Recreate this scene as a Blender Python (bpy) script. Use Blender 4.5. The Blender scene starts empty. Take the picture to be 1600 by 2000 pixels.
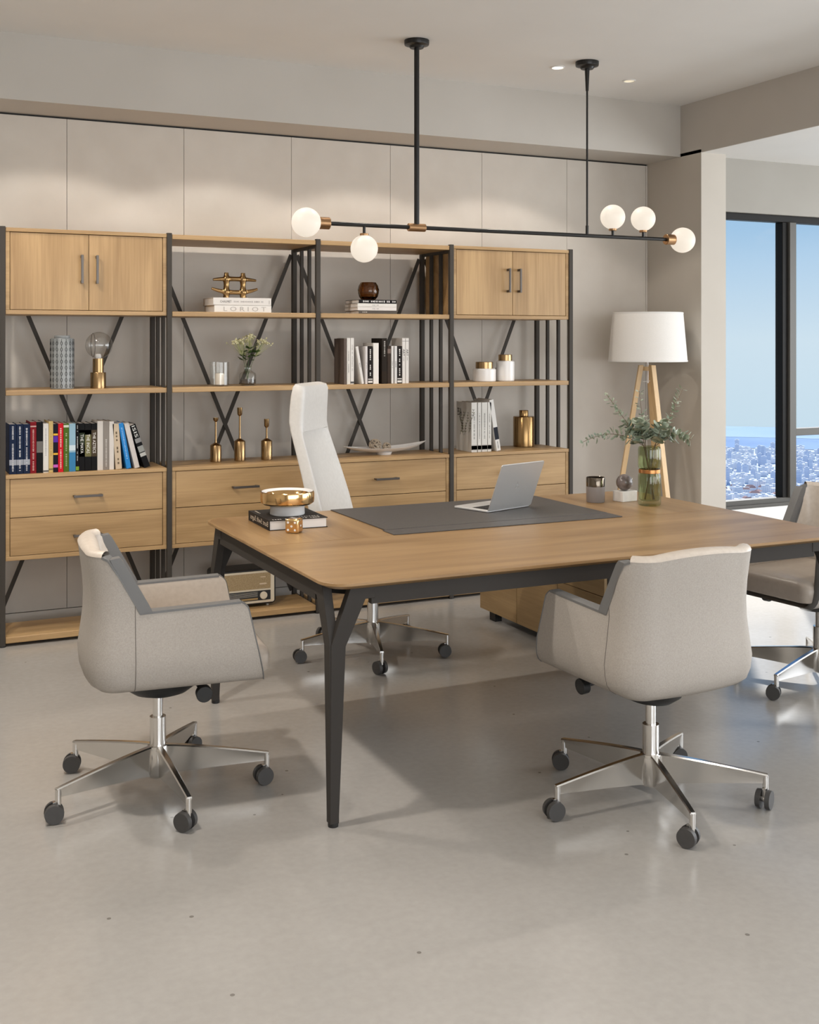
import bpy, bmesh, math, random
from math import sin, cos, pi, radians, sqrt, atan2
from mathutils import Vector, Matrix

S = bpy.context.scene
COL = S.collection
random.seed(7)

# ------------------------------------------------------------------ materials
def newmat(name):
    m = bpy.data.materials.new(name); m.use_nodes = True
    nt = m.node_tree
    return m, nt, nt.nodes['Principled BSDF']

def simple(name, col, rough=.5, metal=0., spec=.5, **kw):
    m, nt, b = newmat(name)
    b.inputs['Base Color'].default_value = (*col, 1)
    b.inputs['Roughness'].default_value = rough
    b.inputs['Metallic'].default_value = metal
    b.inputs['Specular IOR Level'].default_value = spec
    for k, v in kw.items():
        b.inputs[k.replace('_', ' ')].default_value = v
    return m

def noisy(name, c1, c2, scale, rough=.5, bump=0., detail=4, metal=0., spec=.5, bscale=None, coord='Object', stretch=(1, 1, 1)):
    m, nt, b = newmat(name)
    N = nt.nodes; L = nt.links
    tc = N.new('ShaderNodeTexCoord'); mp = N.new('ShaderNodeMapping')
    mp.inputs['Scale'].default_value = stretch
    L.new(tc.outputs[coord], mp.inputs['Vector'])
    n = N.new('ShaderNodeTexNoise'); n.inputs['Scale'].default_value = scale; n.inputs['Detail'].default_value = detail
    L.new(mp.outputs['Vector'], n.inputs['Vector'])
    r = N.new('ShaderNodeValToRGB'); r.color_ramp.elements[0].color = (*c1, 1); r.color_ramp.elements[1].color = (*c2, 1)
    r.color_ramp.elements[0].position = .3; r.color_ramp.elements[1].position = .7
    L.new(n.outputs['Fac'], r.inputs['Fac']); L.new(r.outputs['Color'], b.inputs['Base Color'])
    b.inputs['Roughness'].default_value = rough; b.inputs['Metallic'].default_value = metal
    b.inputs['Specular IOR Level'].default_value = spec
    if bump:
        n2 = N.new('ShaderNodeTexNoise'); n2.inputs['Scale'].default_value = bscale or scale * 3; n2.inputs['Detail'].default_value = 3
        L.new(tc.outputs[coord], n2.inputs['Vector'])
        bp = N.new('ShaderNodeBump'); bp.inputs['Strength'].default_value = bump; bp.inputs['Distance'].default_value = .002
        L.new(n2.outputs['Fac'], bp.inputs['Height']); L.new(bp.outputs['Normal'], b.inputs['Normal'])
    return m

def wood(name, c1, c2, axis, rough=.42):
    """straight grained oak, the grain runs along the given axis"""
    m, nt, b = newmat(name); N = nt.nodes; L = nt.links
    tc = N.new('ShaderNodeTexCoord'); oi = N.new('ShaderNodeObjectInfo')
    off = N.new('ShaderNodeVectorMath'); off.operation = 'SCALE'; off.inputs[0].default_value = (7.3, 5.1, 9.7)
    L.new(oi.outputs['Random'], off.inputs['Scale'])
    add = N.new('ShaderNodeVectorMath'); add.operation = 'ADD'
    L.new(tc.outputs['Object'], add.inputs[0]); L.new(off.outputs['Vector'], add.inputs[1])
    def layer(sc, st, det, dist):
        mp = N.new('ShaderNodeMapping'); s = [st, st, st]; s[axis] = 1.
        mp.inputs['Scale'].default_value = s
        L.new(add.outputs['Vector'], mp.inputs['Vector'])
        n = N.new('ShaderNodeTexNoise'); n.inputs['Scale'].default_value = sc; n.inputs['Detail'].default_value = det
        n.inputs['Distortion'].default_value = dist
        L.new(mp.outputs['Vector'], n.inputs['Vector']); return n
    a = layer(1.0, 9, 5, .9); f = layer(3.5, 38, 3, .1)
    mx = N.new('ShaderNodeMix'); mx.data_type = 'FLOAT'; mx.inputs['Factor'].default_value = .28
    L.new(a.outputs['Fac'], mx.inputs['A']); L.new(f.outputs['Fac'], mx.inputs['B'])
    r = N.new('ShaderNodeValToRGB')
    r.color_ramp.elements[0].position = .34; r.color_ramp.elements[0].color = (*c1, 1)
    r.color_ramp.elements[1].position = .62; r.color_ramp.elements[1].color = (*c2, 1)
    L.new(mx.outputs['Result'], r.inputs['Fac']); L.new(r.outputs['Color'], b.inputs['Base Color'])
    b.inputs['Roughness'].default_value = rough
    bp = N.new('ShaderNodeBump'); bp.inputs['Strength'].default_value = .12; bp.inputs['Distance'].default_value = .001
    L.new(f.outputs['Fac'], bp.inputs['Height']); L.new(bp.outputs['Normal'], b.inputs['Normal'])
    return m

def glass(name, col, rough=.0, ior=1.45):
    m, nt, b = newmat(name)
    b.inputs['Base Color'].default_value = (*col, 1); b.inputs['Roughness'].default_value = rough
    b.inputs['Transmission Weight'].default_value = 1.; b.inputs['IOR'].default_value = ior
    return m

def thin_glass(name, tint=(1, 1, 1), refl=.06, graze=.7, rough=.02):
    """thin sheet glass: clear with a faint mirror reflection"""
    m, nt, b = newmat(name); N = nt.nodes; L = nt.links; N.remove(b)
    t = N.new('ShaderNodeBsdfTransparent'); t.inputs['Color'].default_value = (*tint, 1)
    g = N.new('ShaderNodeBsdfGlossy'); g.inputs['Roughness'].default_value = rough
    lw = N.new('ShaderNodeLayerWeight'); lw.inputs['Blend'].default_value = .5
    pw = N.new('ShaderNodeMath'); pw.operation = 'POWER'; pw.inputs[1].default_value = 4.
    L.new(lw.outputs['Facing'], pw.inputs[0])
    fr = N.new('ShaderNodeMapRange'); fr.inputs['To Min'].default_value = refl; fr.inputs['To Max'].default_value = graze
    L.new(pw.outputs[0], fr.inputs['Value'])
    mx = N.new('ShaderNodeMixShader')
    L.new(fr.outputs['Result'], mx.inputs['Fac']); L.new(t.outputs['BSDF'], mx.inputs[1]); L.new(g.outputs['BSDF'], mx.inputs[2])
    L.new(mx.outputs['Shader'], N['Material Output'].inputs['Surface'])
    return m

def emit(name, col, strength):
    m, nt, b = newmat(name)
    b.inputs['Base Color'].default_value = (*col, 1)
    b.inputs['Emission Color'].default_value = (*col, 1); b.inputs['Emission Strength'].default_value = strength
    return m

M = {}
OAK1, OAK2 = (.325, .192, .078), (.50, .322, .150)
M['oak_x'] = wood('oak_grain_x', OAK1, OAK2, 0)
M['oak_y'] = wood('oak_grain_y', OAK1, OAK2, 1)
M['oak_z'] = wood('oak_grain_z', OAK1, OAK2, 2)
DK1, DK2 = (.25, .142, .058), (.38, .234, .107)
M['desk_x'] = wood('desk_oak_x', DK1, DK2, 0, .36)
M['desk_y'] = wood('desk_oak_y', DK1, DK2, 1, .36)
M['cred_y'] = wood('credenza_oak', (.27, .175, .08), (.39, .265, .13), 1)
M['pale_wood'] = wood('pale_pine', (.62, .40, .19), (.74, .52, .28), 2)
M['metal'] = simple('dark_bronze_metal', (.058, .050, .042), .55, .0, .2)
M['desk_metal'] = simple('anthracite_powder_coat', (.042, .037, .033), .55, .0, .18)
M['handle'] = simple('handle_metal', (.12, .105, .095), .35, .7)
M['black'] = simple('black_plastic', (.012, .012, .012), .45)
M['blackmetal'] = simple('satin_black_metal', (.014, .013, .012), .35, .3)
M['chrome'] = simple('polished_aluminium', (.72, .70, .67), .16, 1.)
M['caster'] = simple('caster_grey', (.055, .052, .05), .5)
M['brass'] = simple('brushed_brass', (.39, .252, .122), .26, 1.)
M['brass2'] = simple('antique_brass', (.31, .19, .082), .22, 1.)
M['copper'] = simple('aged_copper', (.42, .25, .13), .35, 1.)
M['gold'] = simple('polished_gold', (.80, .52, .24), .12, 1.)
M['white'] = simple('white_ceramic', (.80, .78, .76), .25)
M['matte_white'] = simple('matte_white', (.78, .76, .73), .6)
M['shell'] = noisy('taupe_fabric', (.365, .328, .290), (.425, .387, .345), 220, .7, .35, bscale=420)
M['leather'] = noisy('light_leather', (.54, .47, .40), (.60, .53, .455), 60, .38, .12, bscale=500)
M['taupe_leather'] = noisy('taupe_leather', (.50, .43, .365), (.54, .47, .40), 60, .32, .1, bscale=500)
M['white_leather'] = noisy('white_leather', (.66, .635, .60), (.71, .685, .65), 60, .38, .1, bscale=500)
M['trim'] = simple('grey_leather_edge', (.155, .153, .150), .42)
M['shade'] = noisy('linen_shade', (.80, .77, .73), (.86, .83, .79), 300, .8, .1)
M['globe'] = emit('opal_globe', (1., .88, .735), .80); M['globe'].node_tree.nodes['Principled BSDF'].inputs['Base Color'].default_value = (.25, .24, .22, 1)
M['spot'] = emit('spot_lamp', (1., .93, .80), 5.)
M['spot_dim'] = emit('spot_lamp_dim', (1., .9, .66), .55)
M['pad'] = noisy('grey_leather_pad', (.068, .061, .057), (.082, .074, .069), 90, .5, .1, bscale=500)
M['alu'] = simple('anodised_aluminium', (.60, .59, .58), .42, .6)
M['alu_light'] = simple('anodised_aluminium_light', (.68, .67, .66), .42, .5)
M['paper'] = simple('paper_edge', (.78, .74, .70), .8)
M['glass'] = thin_glass('clear_thin_glass', (.97, .97, .96), .045)
M['globe_glass'] = thin_glass('lamp_globe_glass', (.95, .95, .94), .09)
M['pane'] = thin_glass('window_glass', (.97, .975, .98), .002, .25, .14)
M['green_glass'] = thin_glass('green_glass', (.77, .80, .66), .05)
M['smoke_glass'] = glass('amber_glass', (.45, .25, .10), .05)
M['wax'] = simple('candle_wax', (.80, .74, .66), .5)
M['grey_ceramic'] = simple('grey_ceramic', (.25, .225, .215), .32)
M['dark_mirror'] = simple('dark_mirror_band', (.16, .13, .10), .15, .9)
M['stone'] = noisy('veined_stone', (.09, .07, .065), (.24, .20, .19), 45, .2, 0, 8)
M['marble'] = noisy('white_marble', (.82, .79, .75), (.70, .67, .63), 25, .4, 0, 7)
M['stem'] = simple('plant_stem', (.16, .10, .055), .6)
M['leaf'] = noisy('eucalyptus_leaf', (.19, .245, .165), (.50, .55, .44), 40, .55, 0, 2)
M['leaf_dark'] = noisy('flower_leaf', (.04, .09, .02), (.10, .17, .05), 40, .5, 0, 2)
M['bloom'] = noisy('cream_bloom', (.60, .55, .26), (.80, .76, .55), 120, .7, 0, 2)
M['shadowgap'] = simple('dark_gap', (.02, .018, .016), .8)
M['bone'] = simple('cream_plastic', (.72, .64, .50), .4)
M['clothgrille'] = noisy('woven_grille', (.30, .21, .11), (.45, .34, .19), 160, .8, .3)
M['bark_ball'] = noisy('woven_vine', (.30, .22, .15), (.62, .52, .40), 90, .7, .5)

# painted walls, panelled back wall, ceiling
M['wall'] = noisy('warm_grey_plaster', (.605, .553, .492), (.645, .595, .533), 6, .75, .08, bscale=60)
M['paint'] = noisy('greige_paint', (.53, .485, .425), (.555, .51, .45), 3, .7)
M['lintel'] = noisy('lintel_shaded', (.335, .315, .28), (.355, .335, .30), 3, .7)  # darker than the column: shade above the window put into the colour
M['ceil'] = noisy('ceiling_paint', (.76, .745, .72), (.79, .775, .75), 2, .8)
M['bulkhead'] = noisy('bulkhead_shaded', (.50, .465, .42), (.53, .495, .45), 2, .8)  # darker than the ceiling: shade on the soffit and beam put into the colour
M['white_paint'] = simple('white_sill', (.80, .79, .77), .5)
M['frame'] = simple('window_bronze', (.008, .007, .006), .5, 0., .2)
M['frame2'] = simple('window_grey', (.10, .095, .086), .4, .1, .3)

def floor_mat():
    m, nt, b = newmat('polished_concrete'); N = nt.nodes; L = nt.links
    tc = N.new('ShaderNodeTexCoord')
    def noise(sc, det, dist=0.):
        n = N.new('ShaderNodeTexNoise'); n.inputs['Scale'].default_value = sc; n.inputs['Detail'].default_value = det
        n.inputs['Distortion'].default_value = dist
        L.new(tc.outputs['Object'], n.inputs['Vector']); return n
    a = noise(1.2, 3, 0.)
    r = N.new('ShaderNodeValToRGB')
    r.color_ramp.elements[0].position = .22; r.color_ramp.elements[0].color = (.345, .327, .303, 1)
    r.color_ramp.elements[1].position = .78; r.color_ramp.elements[1].color = (.44, .42, .394, 1)
    fg = noise(38, 5); mxa = N.new('ShaderNodeMath'); mxa.operation = 'MULTIPLY_ADD'; mxa.inputs[1].default_value = .45
    sb = N.new('ShaderNodeMath'); sb.operation = 'SUBTRACT'; sb.inputs[1].default_value = .225; L.new(a.outputs['Fac'], sb.inputs[0])
    L.new(fg.outputs['Fac'], mxa.inputs[0]); L.new(sb.outputs[0], mxa.inputs[2]); L.new(mxa.outputs[0], r.inputs['Fac'])
    # small dark pits scattered over the slab
    v = N.new('ShaderNodeTexVoronoi'); v.inputs['Scale'].default_value = 9.
    L.new(tc.outputs['Object'], v.inputs['Vector'])
    lt = N.new('ShaderNodeMath'); lt.operation = 'LESS_THAN'; lt.inputs[1].default_value = .055
    L.new(v.outputs['Distance'], lt.inputs[0])
    sep = N.new('ShaderNodeSeparateColor'); L.new(v.outputs['Color'], sep.inputs['Color'])
    gt = N.new('ShaderNodeMath'); gt.operation = 'GREATER_THAN'; gt.inputs[1].default_value = .62
    L.new(sep.outputs['Red'], gt.inputs[0])
    mul = N.new('ShaderNodeMath'); mul.operation = 'MULTIPLY'
    L.new(lt.outputs[0], mul.inputs[0]); L.new(gt.outputs[0], mul.inputs[1])
    mul2 = N.new('ShaderNodeMath'); mul2.operation = 'MULTIPLY'; mul2.inputs[1].default_value = .7
    L.new(mul.outputs[0], mul2.inputs[0])
    mx = N.new('ShaderNodeMix'); mx.data_type = 'RGBA'
    L.new(mul2.outputs[0], mx.inputs['Factor']); L.new(r.outputs['Color'], mx.inputs['A'])
    mx.inputs['B'].default_value = (.12, .105, .09, 1)
    L.new(mx.outputs['Result'], b.inputs['Base Color'])
    c = noise(1.5, 2)
    mr = N.new('ShaderNodeMapRange'); mr.inputs['To Min'].default_value = .17; mr.inputs['To Max'].default_value = .25
    L.new(c.outputs['Fac'], mr.inputs['Value']); L.new(mr.outputs['Result'], b.inputs['Roughness'])
    b.inputs['Specular IOR Level'].default_value = .8
    return m
M['floor'] = floor_mat()

_book = {}
def bookmat(col, rough=.45):
    k = tuple(round(c, 3) for c in col)
    if k not in _book:
        _book[k] = simple('book_cover_%d' % len(_book), col, .62, 0., .12)
    return _book[k]

# ------------------------------------------------------------------ mesh builder
class G:
    def __init__(s):
        s.v = []; s.f = []; s.m = []
    def add(s, vs, fs, m=0):
        o = len(s.v); s.v += [tuple(p) for p in vs]
        s.f += [tuple(i + o for i in f) for f in fs]; s.m += [m] * len(fs); return s
    def box(s, x0, x1, y0, y1, z0, z1, m=0):
        vs = [(x, y, z) for z in (z0, z1) for y in (y0, y1) for x in (x0, x1)]
        return s.add(vs, [(0, 2, 3, 1), (4, 5, 7, 6), (0, 1, 5, 4), (2, 6, 7, 3), (0, 4, 6, 2), (1, 3, 7, 5)], m)
    def hexa(s, b4, t4, m=0):
        return s.add(list(b4) + list(t4), [(3, 2, 1, 0), (4, 5, 6, 7), (0, 1, 5, 4), (1, 2, 6, 5), (2, 3, 7, 6), (3, 0, 4, 7)], m)
    def prism(s, poly, axis, a, b, m=0):
        def P(p, c):
            if axis == 2: return (p[0], p[1], c)
            if axis == 1: return (p[0], c, p[1])
            return (c, p[0], p[1])
        n = len(poly)
        vs = [P(p, a) for p in poly] + [P(p, b) for p in poly]
        fs = [tuple(range(n))[::-1], tuple(range(n, 2 * n))] + [(i, (i + 1) % n, n + (i + 1) % n, n + i) for i in range(n)]
        return s.add(vs, fs, m)
    def grid(s, rows, m=0, close_u=False, close_v=False, capu=False):
        R = len(rows); Cn = len(rows[0]); vs = [p for r in rows for p in r]; fs = []
        for i in range(R if close_v else R - 1):
            for j in range(Cn if close_u else Cn - 1):
                i2 = (i + 1) % R; j2 = (j + 1) % Cn
                fs.append((i * Cn + j, i * Cn + j2, i2 * Cn + j2, i2 * Cn + j))
        if capu:
            fs.append(tuple(range(Cn))[::-1]); fs.append(tuple((R - 1) * Cn + k for k in range(Cn)))
        return s.add(vs, fs, m)
    def lathe(s, prof, c=(0, 0, 0), n=40, m=0, caps=True):
        rows = [[(c[0] + r * cos(2 * pi * k / n), c[1] + r * sin(2 * pi * k / n), c[2] + z) for k in range(n)] for r, z in prof]
        return s.grid(rows, m, close_u=True, capu=caps)
    def cyl(s, p0, p1, r0, r1=None, n=24, m=0):
        r1 = r0 if r1 is None else r1
        a = Vector(p0); b = Vector(p1); d = (b - a).normalized()
        u = d.cross(Vector((0, 0, 1)));
        if u.length < 1e-4: u = Vector((1, 0, 0))
        u.normalize(); w = d.cross(u)
        rows = [[tuple(c + (u * cos(t) + w * sin(t)) * r) for t in [2 * pi * k / n for k in range(n)]] for c, r in ((a, r0), (b, r1))]
        return s.grid(rows, m, close_u=True, capu=True)
    def tube(s, pts, r, n=10, m=0):
        pts = [Vector(p) for p in pts]; rows = []; rr = r if isinstance(r, (list, tuple)) else [r] * len(pts)
        up = Vector((.123, .31, .94)).normalized()
        for i, p in enumerate(pts):
            d = (pts[min(i + 1, len(pts) - 1)] - pts[max(i - 1, 0)]).normalized()
            u = d.cross(up).normalized(); w = d.cross(u)
            rows.append([tuple(p + (u * cos(t) + w * sin(t)) * rr[i]) for t in [2 * pi * k / n for k in range(n)]])
        return s.grid(rows, m, close_u=True, capu=True)
    def sphere(s, c, r, n=32, k=18, m=0, sz=1.):
        return s.lathe([(max(r * sin(pi * i / k), 1e-5), -r * cos(pi * i / k) * sz) for i in range(k + 1)], c, n, m, caps=False)
    def bar(s, p0, p1, w, t, nrm=(0, 1, 0), m=0):
        a = Vector(p0); b = Vector(p1); d = (b - a).normalized(); nn = Vector(nrm).normalized(); u = d.cross(nn).normalized()
        q = [u * (w / 2) + nn * (t / 2), u * (-w / 2) + nn * (t / 2), u * (-w / 2) - nn * (t / 2), u * (w / 2) - nn * (t / 2)]
        return s.hexa([a + k for k in q], [b + k for k in q], m)
    def build(s, name, mats, parent=None, off=(0, 0, 0), loc=None, rotz=0., bevel=0., seg=2, sharp=38, tri=None):
        me = bpy.data.meshes.new(name)
        me.from_pydata([(p[0] - off[0], p[1] - off[1], p[2] - off[2]) for p in s.v], [], s.f)
        if not isinstance(mats, (list, tuple)): mats = [mats]
        for k in mats: me.materials.append(M[k] if isinstance(k, str) else k)
        me.polygons.foreach_set('material_index', s.m)
        bm = bmesh.new(); bm.from_mesh(me)
        bmesh.ops.recalc_face_normals(bm, faces=bm.faces); bm.to_mesh(me); bm.free()
        me.polygons.foreach_set('use_smooth', [True] * len(me.polygons))
        me.set_sharp_from_angle(angle=radians(sharp))
        me.update()
        o = bpy.data.objects.new(name, me); COL.objects.link(o)
        if parent is not None: o.parent = parent
        if loc is not None: o.location = loc
        o.rotation_euler.z = rotz
        if bevel:
            b = o.modifiers.new('bevel', 'BEVEL'); b.width = bevel; b.segments = seg; b.limit_method = 'ANGLE'
            b.angle_limit = radians(40); b.harden_normals = False
        return o

def tag(o, label=None, cat=None, group=None, kind=None):
    if label: o['label'] = label
    if cat: o['category'] = cat
    if group: o['group'] = group
    if kind: o['kind'] = kind
    return o  # the window-side one is unseen, added to brighten the right-hand floor

def thing(name, label, cat, loc=(0, 0, 0), rotz=0., group=None):
    o = bpy.data.objects.new(name, None); COL.objects.link(o)
    o.empty_display_size = .1
    o.location = loc; o.rotation_euler.z = rotz
    return tag(o, label, cat, group)

def copy_tree(o, parent=None):
    c = o.copy(); COL.objects.link(c)
    if parent is not None: c.parent = parent
    for ch in list(o.children): copy_tree(ch, c)
    return c

_txt = {}
def text_geom(body):
    """outline of a word as polygons, unit height, centred at the origin in the XY plane"""
    if body in _txt: return _txt[body]
    cu = bpy.data.curves.new('t', 'FONT'); cu.body = body; cu.size = 1.; cu.resolution_u = 2
    ob = bpy.data.objects.new('t', cu); COL.objects.link(ob)
    dg = bpy.context.evaluated_depsgraph_get(); dg.update()
    me = bpy.data.meshes.new_from_object(ob.evaluated_get(dg))
    vs = [tuple(v.co) for v in me.vertices]; fs = [tuple(p.vertices) for p in me.polygons]
    bpy.data.objects.remove(ob); bpy.data.curves.remove(cu); bpy.data.meshes.remove(me)
    xs = [v[0] for v in vs]; ys = [v[1] for v in vs]
    w = max(xs) - min(xs); h = max(ys) - min(ys)
    vs = [((v[0] - min(xs)) / w - .5, (v[1] - min(ys)) / h - .5) for v in vs]
    _txt[body] = (vs, fs); return _txt[body]

def lettering(body, c, right, up, length, height, mat, parent, off=(0, 0, 0), lift=.0006, name='title'):
    """flat printed word on a surface: centre, reading direction, up direction, size"""
    vs, fs = text_geom(body)
    c = Vector(c); R = Vector(right).normalized(); U = Vector(up).normalized(); Nn = R.cross(U)
    g = G(); g.add([tuple(c + R * (v[0] * length) + U * (v[1] * height) + Nn * lift) for v in vs], fs)
    return g.build(name, mat, parent, off)

def greek(c, right, up, length, height, n, mat, parent, off=(0, 0, 0), lift=.0006, name='small_print', seed=1):
    """unreadably small print: a run of little strokes"""
    rnd = random.Random(seed); c = Vector(c); R = Vector(right).normalized(); U = Vector(up).normalized(); Nn = R.cross(U)
    g = G(); x = -length / 2; st = length / n
    for i in range(n):
        w = st * rnd.uniform(.45, .8)
        if rnd.random() < .13: x += st; continue
        h = height * rnd.uniform(.7, 1.)
        p = c + R * x + Nn * lift
        g.add([tuple(p - U * h / 2), tuple(p + R * w - U * h / 2), tuple(p + R * w + U * h / 2), tuple(p + U * h / 2)], [(0, 1, 2, 3)])
        x += st
    return g.build(name, mat, parent, off)

# ------------------------------------------------------------------ the room
ZC = 3.02; ZS = 2.688; YW = 6.30; XB = 4.768; YWIN = 5.85
XL, XR, YF = -2.6, 8.4, -3.2
g = G(); g.box(XL - .2, XR + .2, YF - .2, 6.6, -.2, 0)
tag(g.build('floor', 'floor'), kind='structure')

g = G()
g.box(XL - .2, XB, YF - .2, 5.952, ZC, ZC + .2)
g.box(XL - .2, XB, 5.952, 6.6, ZS, ZC + .2, 1)
g.box(XB, XB + .012, YF - .2, 5.952, ZS, ZC + .1, 1)
g.box(XB + .012, 4.967, YF - .2, 6.6, ZS, ZC + .2); g.box(4.967, XR + .2, YF - .2, YWIN + .14, ZS, ZC + .2)
tag(g.build('ceiling', ['ceil', 'bulkhead']), kind='structure')

# panelled back wall with fine joints and a dark gap under the soffit
g = G(); g.box(XL - .2, XB + .3, YW + .012, YW + .25, 0, ZS + .02, 1)
xs = [.946 + .6345 * k for k in range(-5, 7)]
edges = [XL] + [x for x in xs if x > XL + .1] + [XB]
for a, b in zip(edges[:-1], edges[1:]):
    g.box(a + .0012, b - .0012, YW, YW + .02, .058, ZS - .011, 0)
tag(g.build('wall_back', ['wall', 'shadowgap']), kind='structure')
g = G(); g.box(XL, XB, YW - .001, YW + .02, 0, .054)
tag(g.build('baseboard_back', 'wall'), kind='structure')
g = G(); g.box(XB, 4.967, 5.746, YW + .25, 0, ZS + .02)
tag(g.build('wall_corner', 'paint'), kind='structure')
# window wall
W0, W1, WZ0, WZ1 = 4.975, 8.0, .378, 2.337
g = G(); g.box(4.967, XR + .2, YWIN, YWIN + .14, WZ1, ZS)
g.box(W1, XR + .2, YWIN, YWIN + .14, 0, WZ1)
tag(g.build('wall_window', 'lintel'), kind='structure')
g = G(); g.box(4.967, W1, YWIN, YWIN + .14, 0, WZ0)
tag(g.build('trim_1', 'white_paint'), kind='structure')
win = thing('window_1', None, None, (W0, YWIN + .05, WZ0)); win['kind'] = 'structure'
o_ = (W0, YWIN + .05, WZ0)
y0, y1 = YWIN + .03, YWIN + .10
g = G(); g.box(W0, W1, y0, y1, WZ1 - .045, WZ1, 0)
g.box(W0, W1, y0, y1, WZ0, WZ0 + .052, 1); g.box(W0, W1, y0 - .018, y0, WZ0, WZ0 + .022, 1)
g.box(W0 - .0, W0 + .045, y0, y1, WZ0, WZ1, 0); g.box(W1 - .045, W1, y0, y1, WZ0, WZ1, 0)
g.build('window_frame', ['frame', 'frame2'], win, o_, bevel=.003)
for mx in (5.63, 6.80):
    g = G(); g.box(mx - .058, mx - .012, y0, y1, WZ0 + .05, WZ1 - .045, 0); g.box(mx - .012, mx + .046, y0 - .02, y1, WZ0 + .05, WZ1 - .045, 1)
    g.build('mullion', ['frame', 'frame2'], win, o_, bevel=.003)
g = G(); g.box(5.676, 6.742, y0, y1, .843, .891)
g.build('transom', 'frame2', win, o_, bevel=.003)
for a, b in ((W0 + .045, 5.572), (5.676, 6.742), (6.846, W1 - .045)):
    g = G(); g.box(a, b, YWIN + .06, YWIN + .066, WZ0 + .052, WZ1 - .045)
    g.build('pane', 'pane', win, o_)
# the walls around the rest of the room, with a wide unseen window added for daylight in the right-hand one
RY0, RY1, RZ0, RZ1 = -1.6, 5.0, .38, 2.5
g = G(); g.box(XR, XR + .25, YF, RY0, 0, ZS + .02); g.box(XR, XR + .25, RY1, YWIN + .3, 0, ZS + .02)
g.box(XR, XR + .25, RY0, RY1, 0, RZ0); g.box(XR, XR + .25, RY0, RY1, RZ1, ZS + .02)
tag(g.build('wall_right', 'paint'), kind='structure')
w2 = thing('window_2', None, None, (XR + .1, RY0, RZ0)); w2['kind'] = 'structure'; o2 = (XR + .1, RY0, RZ0)
g = G()
for a, b in ((RZ0, RZ0 + .05), (RZ1 - .05, RZ1)): g.box(XR + .06, XR + .12, RY0, RY1, a, b)
for k in range(6):
    yy = RY0 + (RY1 - RY0 - .06) * k / 5; g.box(XR + .06, XR + .12, yy, yy + .06, RZ0 + .05, RZ1 - .05)
g.build('window_frame', 'frame', w2, o2)
g = G(); g.box(XR + .085, XR + .091, RY0 + .01, RY1 - .01, RZ0 + .02, RZ1 - .02); g.build('pane', 'pane', w2, o2)
g = G(); g.box(XL - .2, XL, YF, YW, 0, ZC + .02); tag(g.build('wall_left', 'paint'), kind='structure')
FX0, FX1, FZ0, FZ1 = -.6, 5.6, .40, 2.55
g = G(); g.box(XL - .2, FX0, YF - .2, YF, 0, ZC + .02); g.box(FX1, XR + .2, YF - .2, YF, 0, ZC + .02)
g.box(FX0, FX1, YF - .2, YF, 0, FZ0); g.box(FX0, FX1, YF - .2, YF, FZ1, ZC + .02)
tag(g.build('wall_front', 'paint'), kind='structure')
w3 = thing('added_window_3', None, None, (FX0, YF - .1, FZ0)); w3['kind'] = 'structure'; o3 = (FX0, YF - .1, FZ0)  # unseen window, added to let light in from behind the camera
g = G()
for a, b in ((FZ0, FZ0 + .05), (FZ1 - .05, FZ1)): g.box(FX0, FX1, YF - .15, YF - .09, a, b)
for k in range(6):
    xx = FX0 + (FX1 - FX0 - .06) * k / 5; g.box(xx, xx + .06, YF - .15, YF - .09, FZ0 + .05, FZ1 - .05)
g.build('window_frame', 'frame', w3, o3)
g = G(); g.box(FX0 + .01, FX1 - .01, YF - .125, YF - .119, FZ0 + .02, FZ1 - .02); g.build('pane', 'pane', w3, o3)

# recessed spots
def downlight(x, y, label, mat):
    t = thing('recessed_spotlight', label, 'light', (x, y, ZC), group='spots in the ceiling')
    g = G(); g.lathe([(.040, 0), (.040, -.004), (.032, -.006), (.030, -.001), (.030, 0)], n=32); g.build('trim_ring', 'ceil', t)
    g = G(); g.lathe([(.0285, -.0005), (.0285, -.003), (.0001, -.0035)], n=32, caps=False); g.build('lamp', mat, t)
downlight(3.47, 5.40, 'bright recessed ceiling spot left of the thin pendant rod canopy', 'spot')
downlight(4.03, 5.50, 'dim recessed ceiling spot near the corner of the raised ceiling', 'spot_dim')

# ------------------------------------------------------------------ shelving
PX = [.574, 1.388, 2.206, 3.027, 3.843]
YFt, YBk = 5.842, 6.225
o_ = (.574, YFt, 0)
t = thing('shelving_unit', 'long open shelving with oak boards, dark metal posts and crossed braces along the back wall', 'shelving', o_)
for i, x in enumerate(PX):
    for yy, w in ((YFt - .013, .026), (YBk - .013, .026)):
        g = G(); g.box(x - .0125, x + .0125, yy, yy + .026, .004, 2.045 if yy < 6 else 2.02); g.build('post', 'metal', t, o_, bevel=.0015)
        g = G(); g.cyl((x, yy + .013, 0), (x, yy + .013, .006), .016); g.build('foot', 'black', t, o_)
    for yy in (5.974, 6.098):
        g = G(); g.box(x - .009, x + .009, yy - .009, yy + .009, .02, 2.015); g.build('slat', 'metal', t, o_, bevel=.001)
    for za, zb_ in ((.016, .036), (1.998, 2.016)):
        g = G(); g.box(x - .0085, x + .0085, YFt + .0135, YBk - .0135, za, zb_); g.build('side_rail', 'metal', t, o_)
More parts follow.
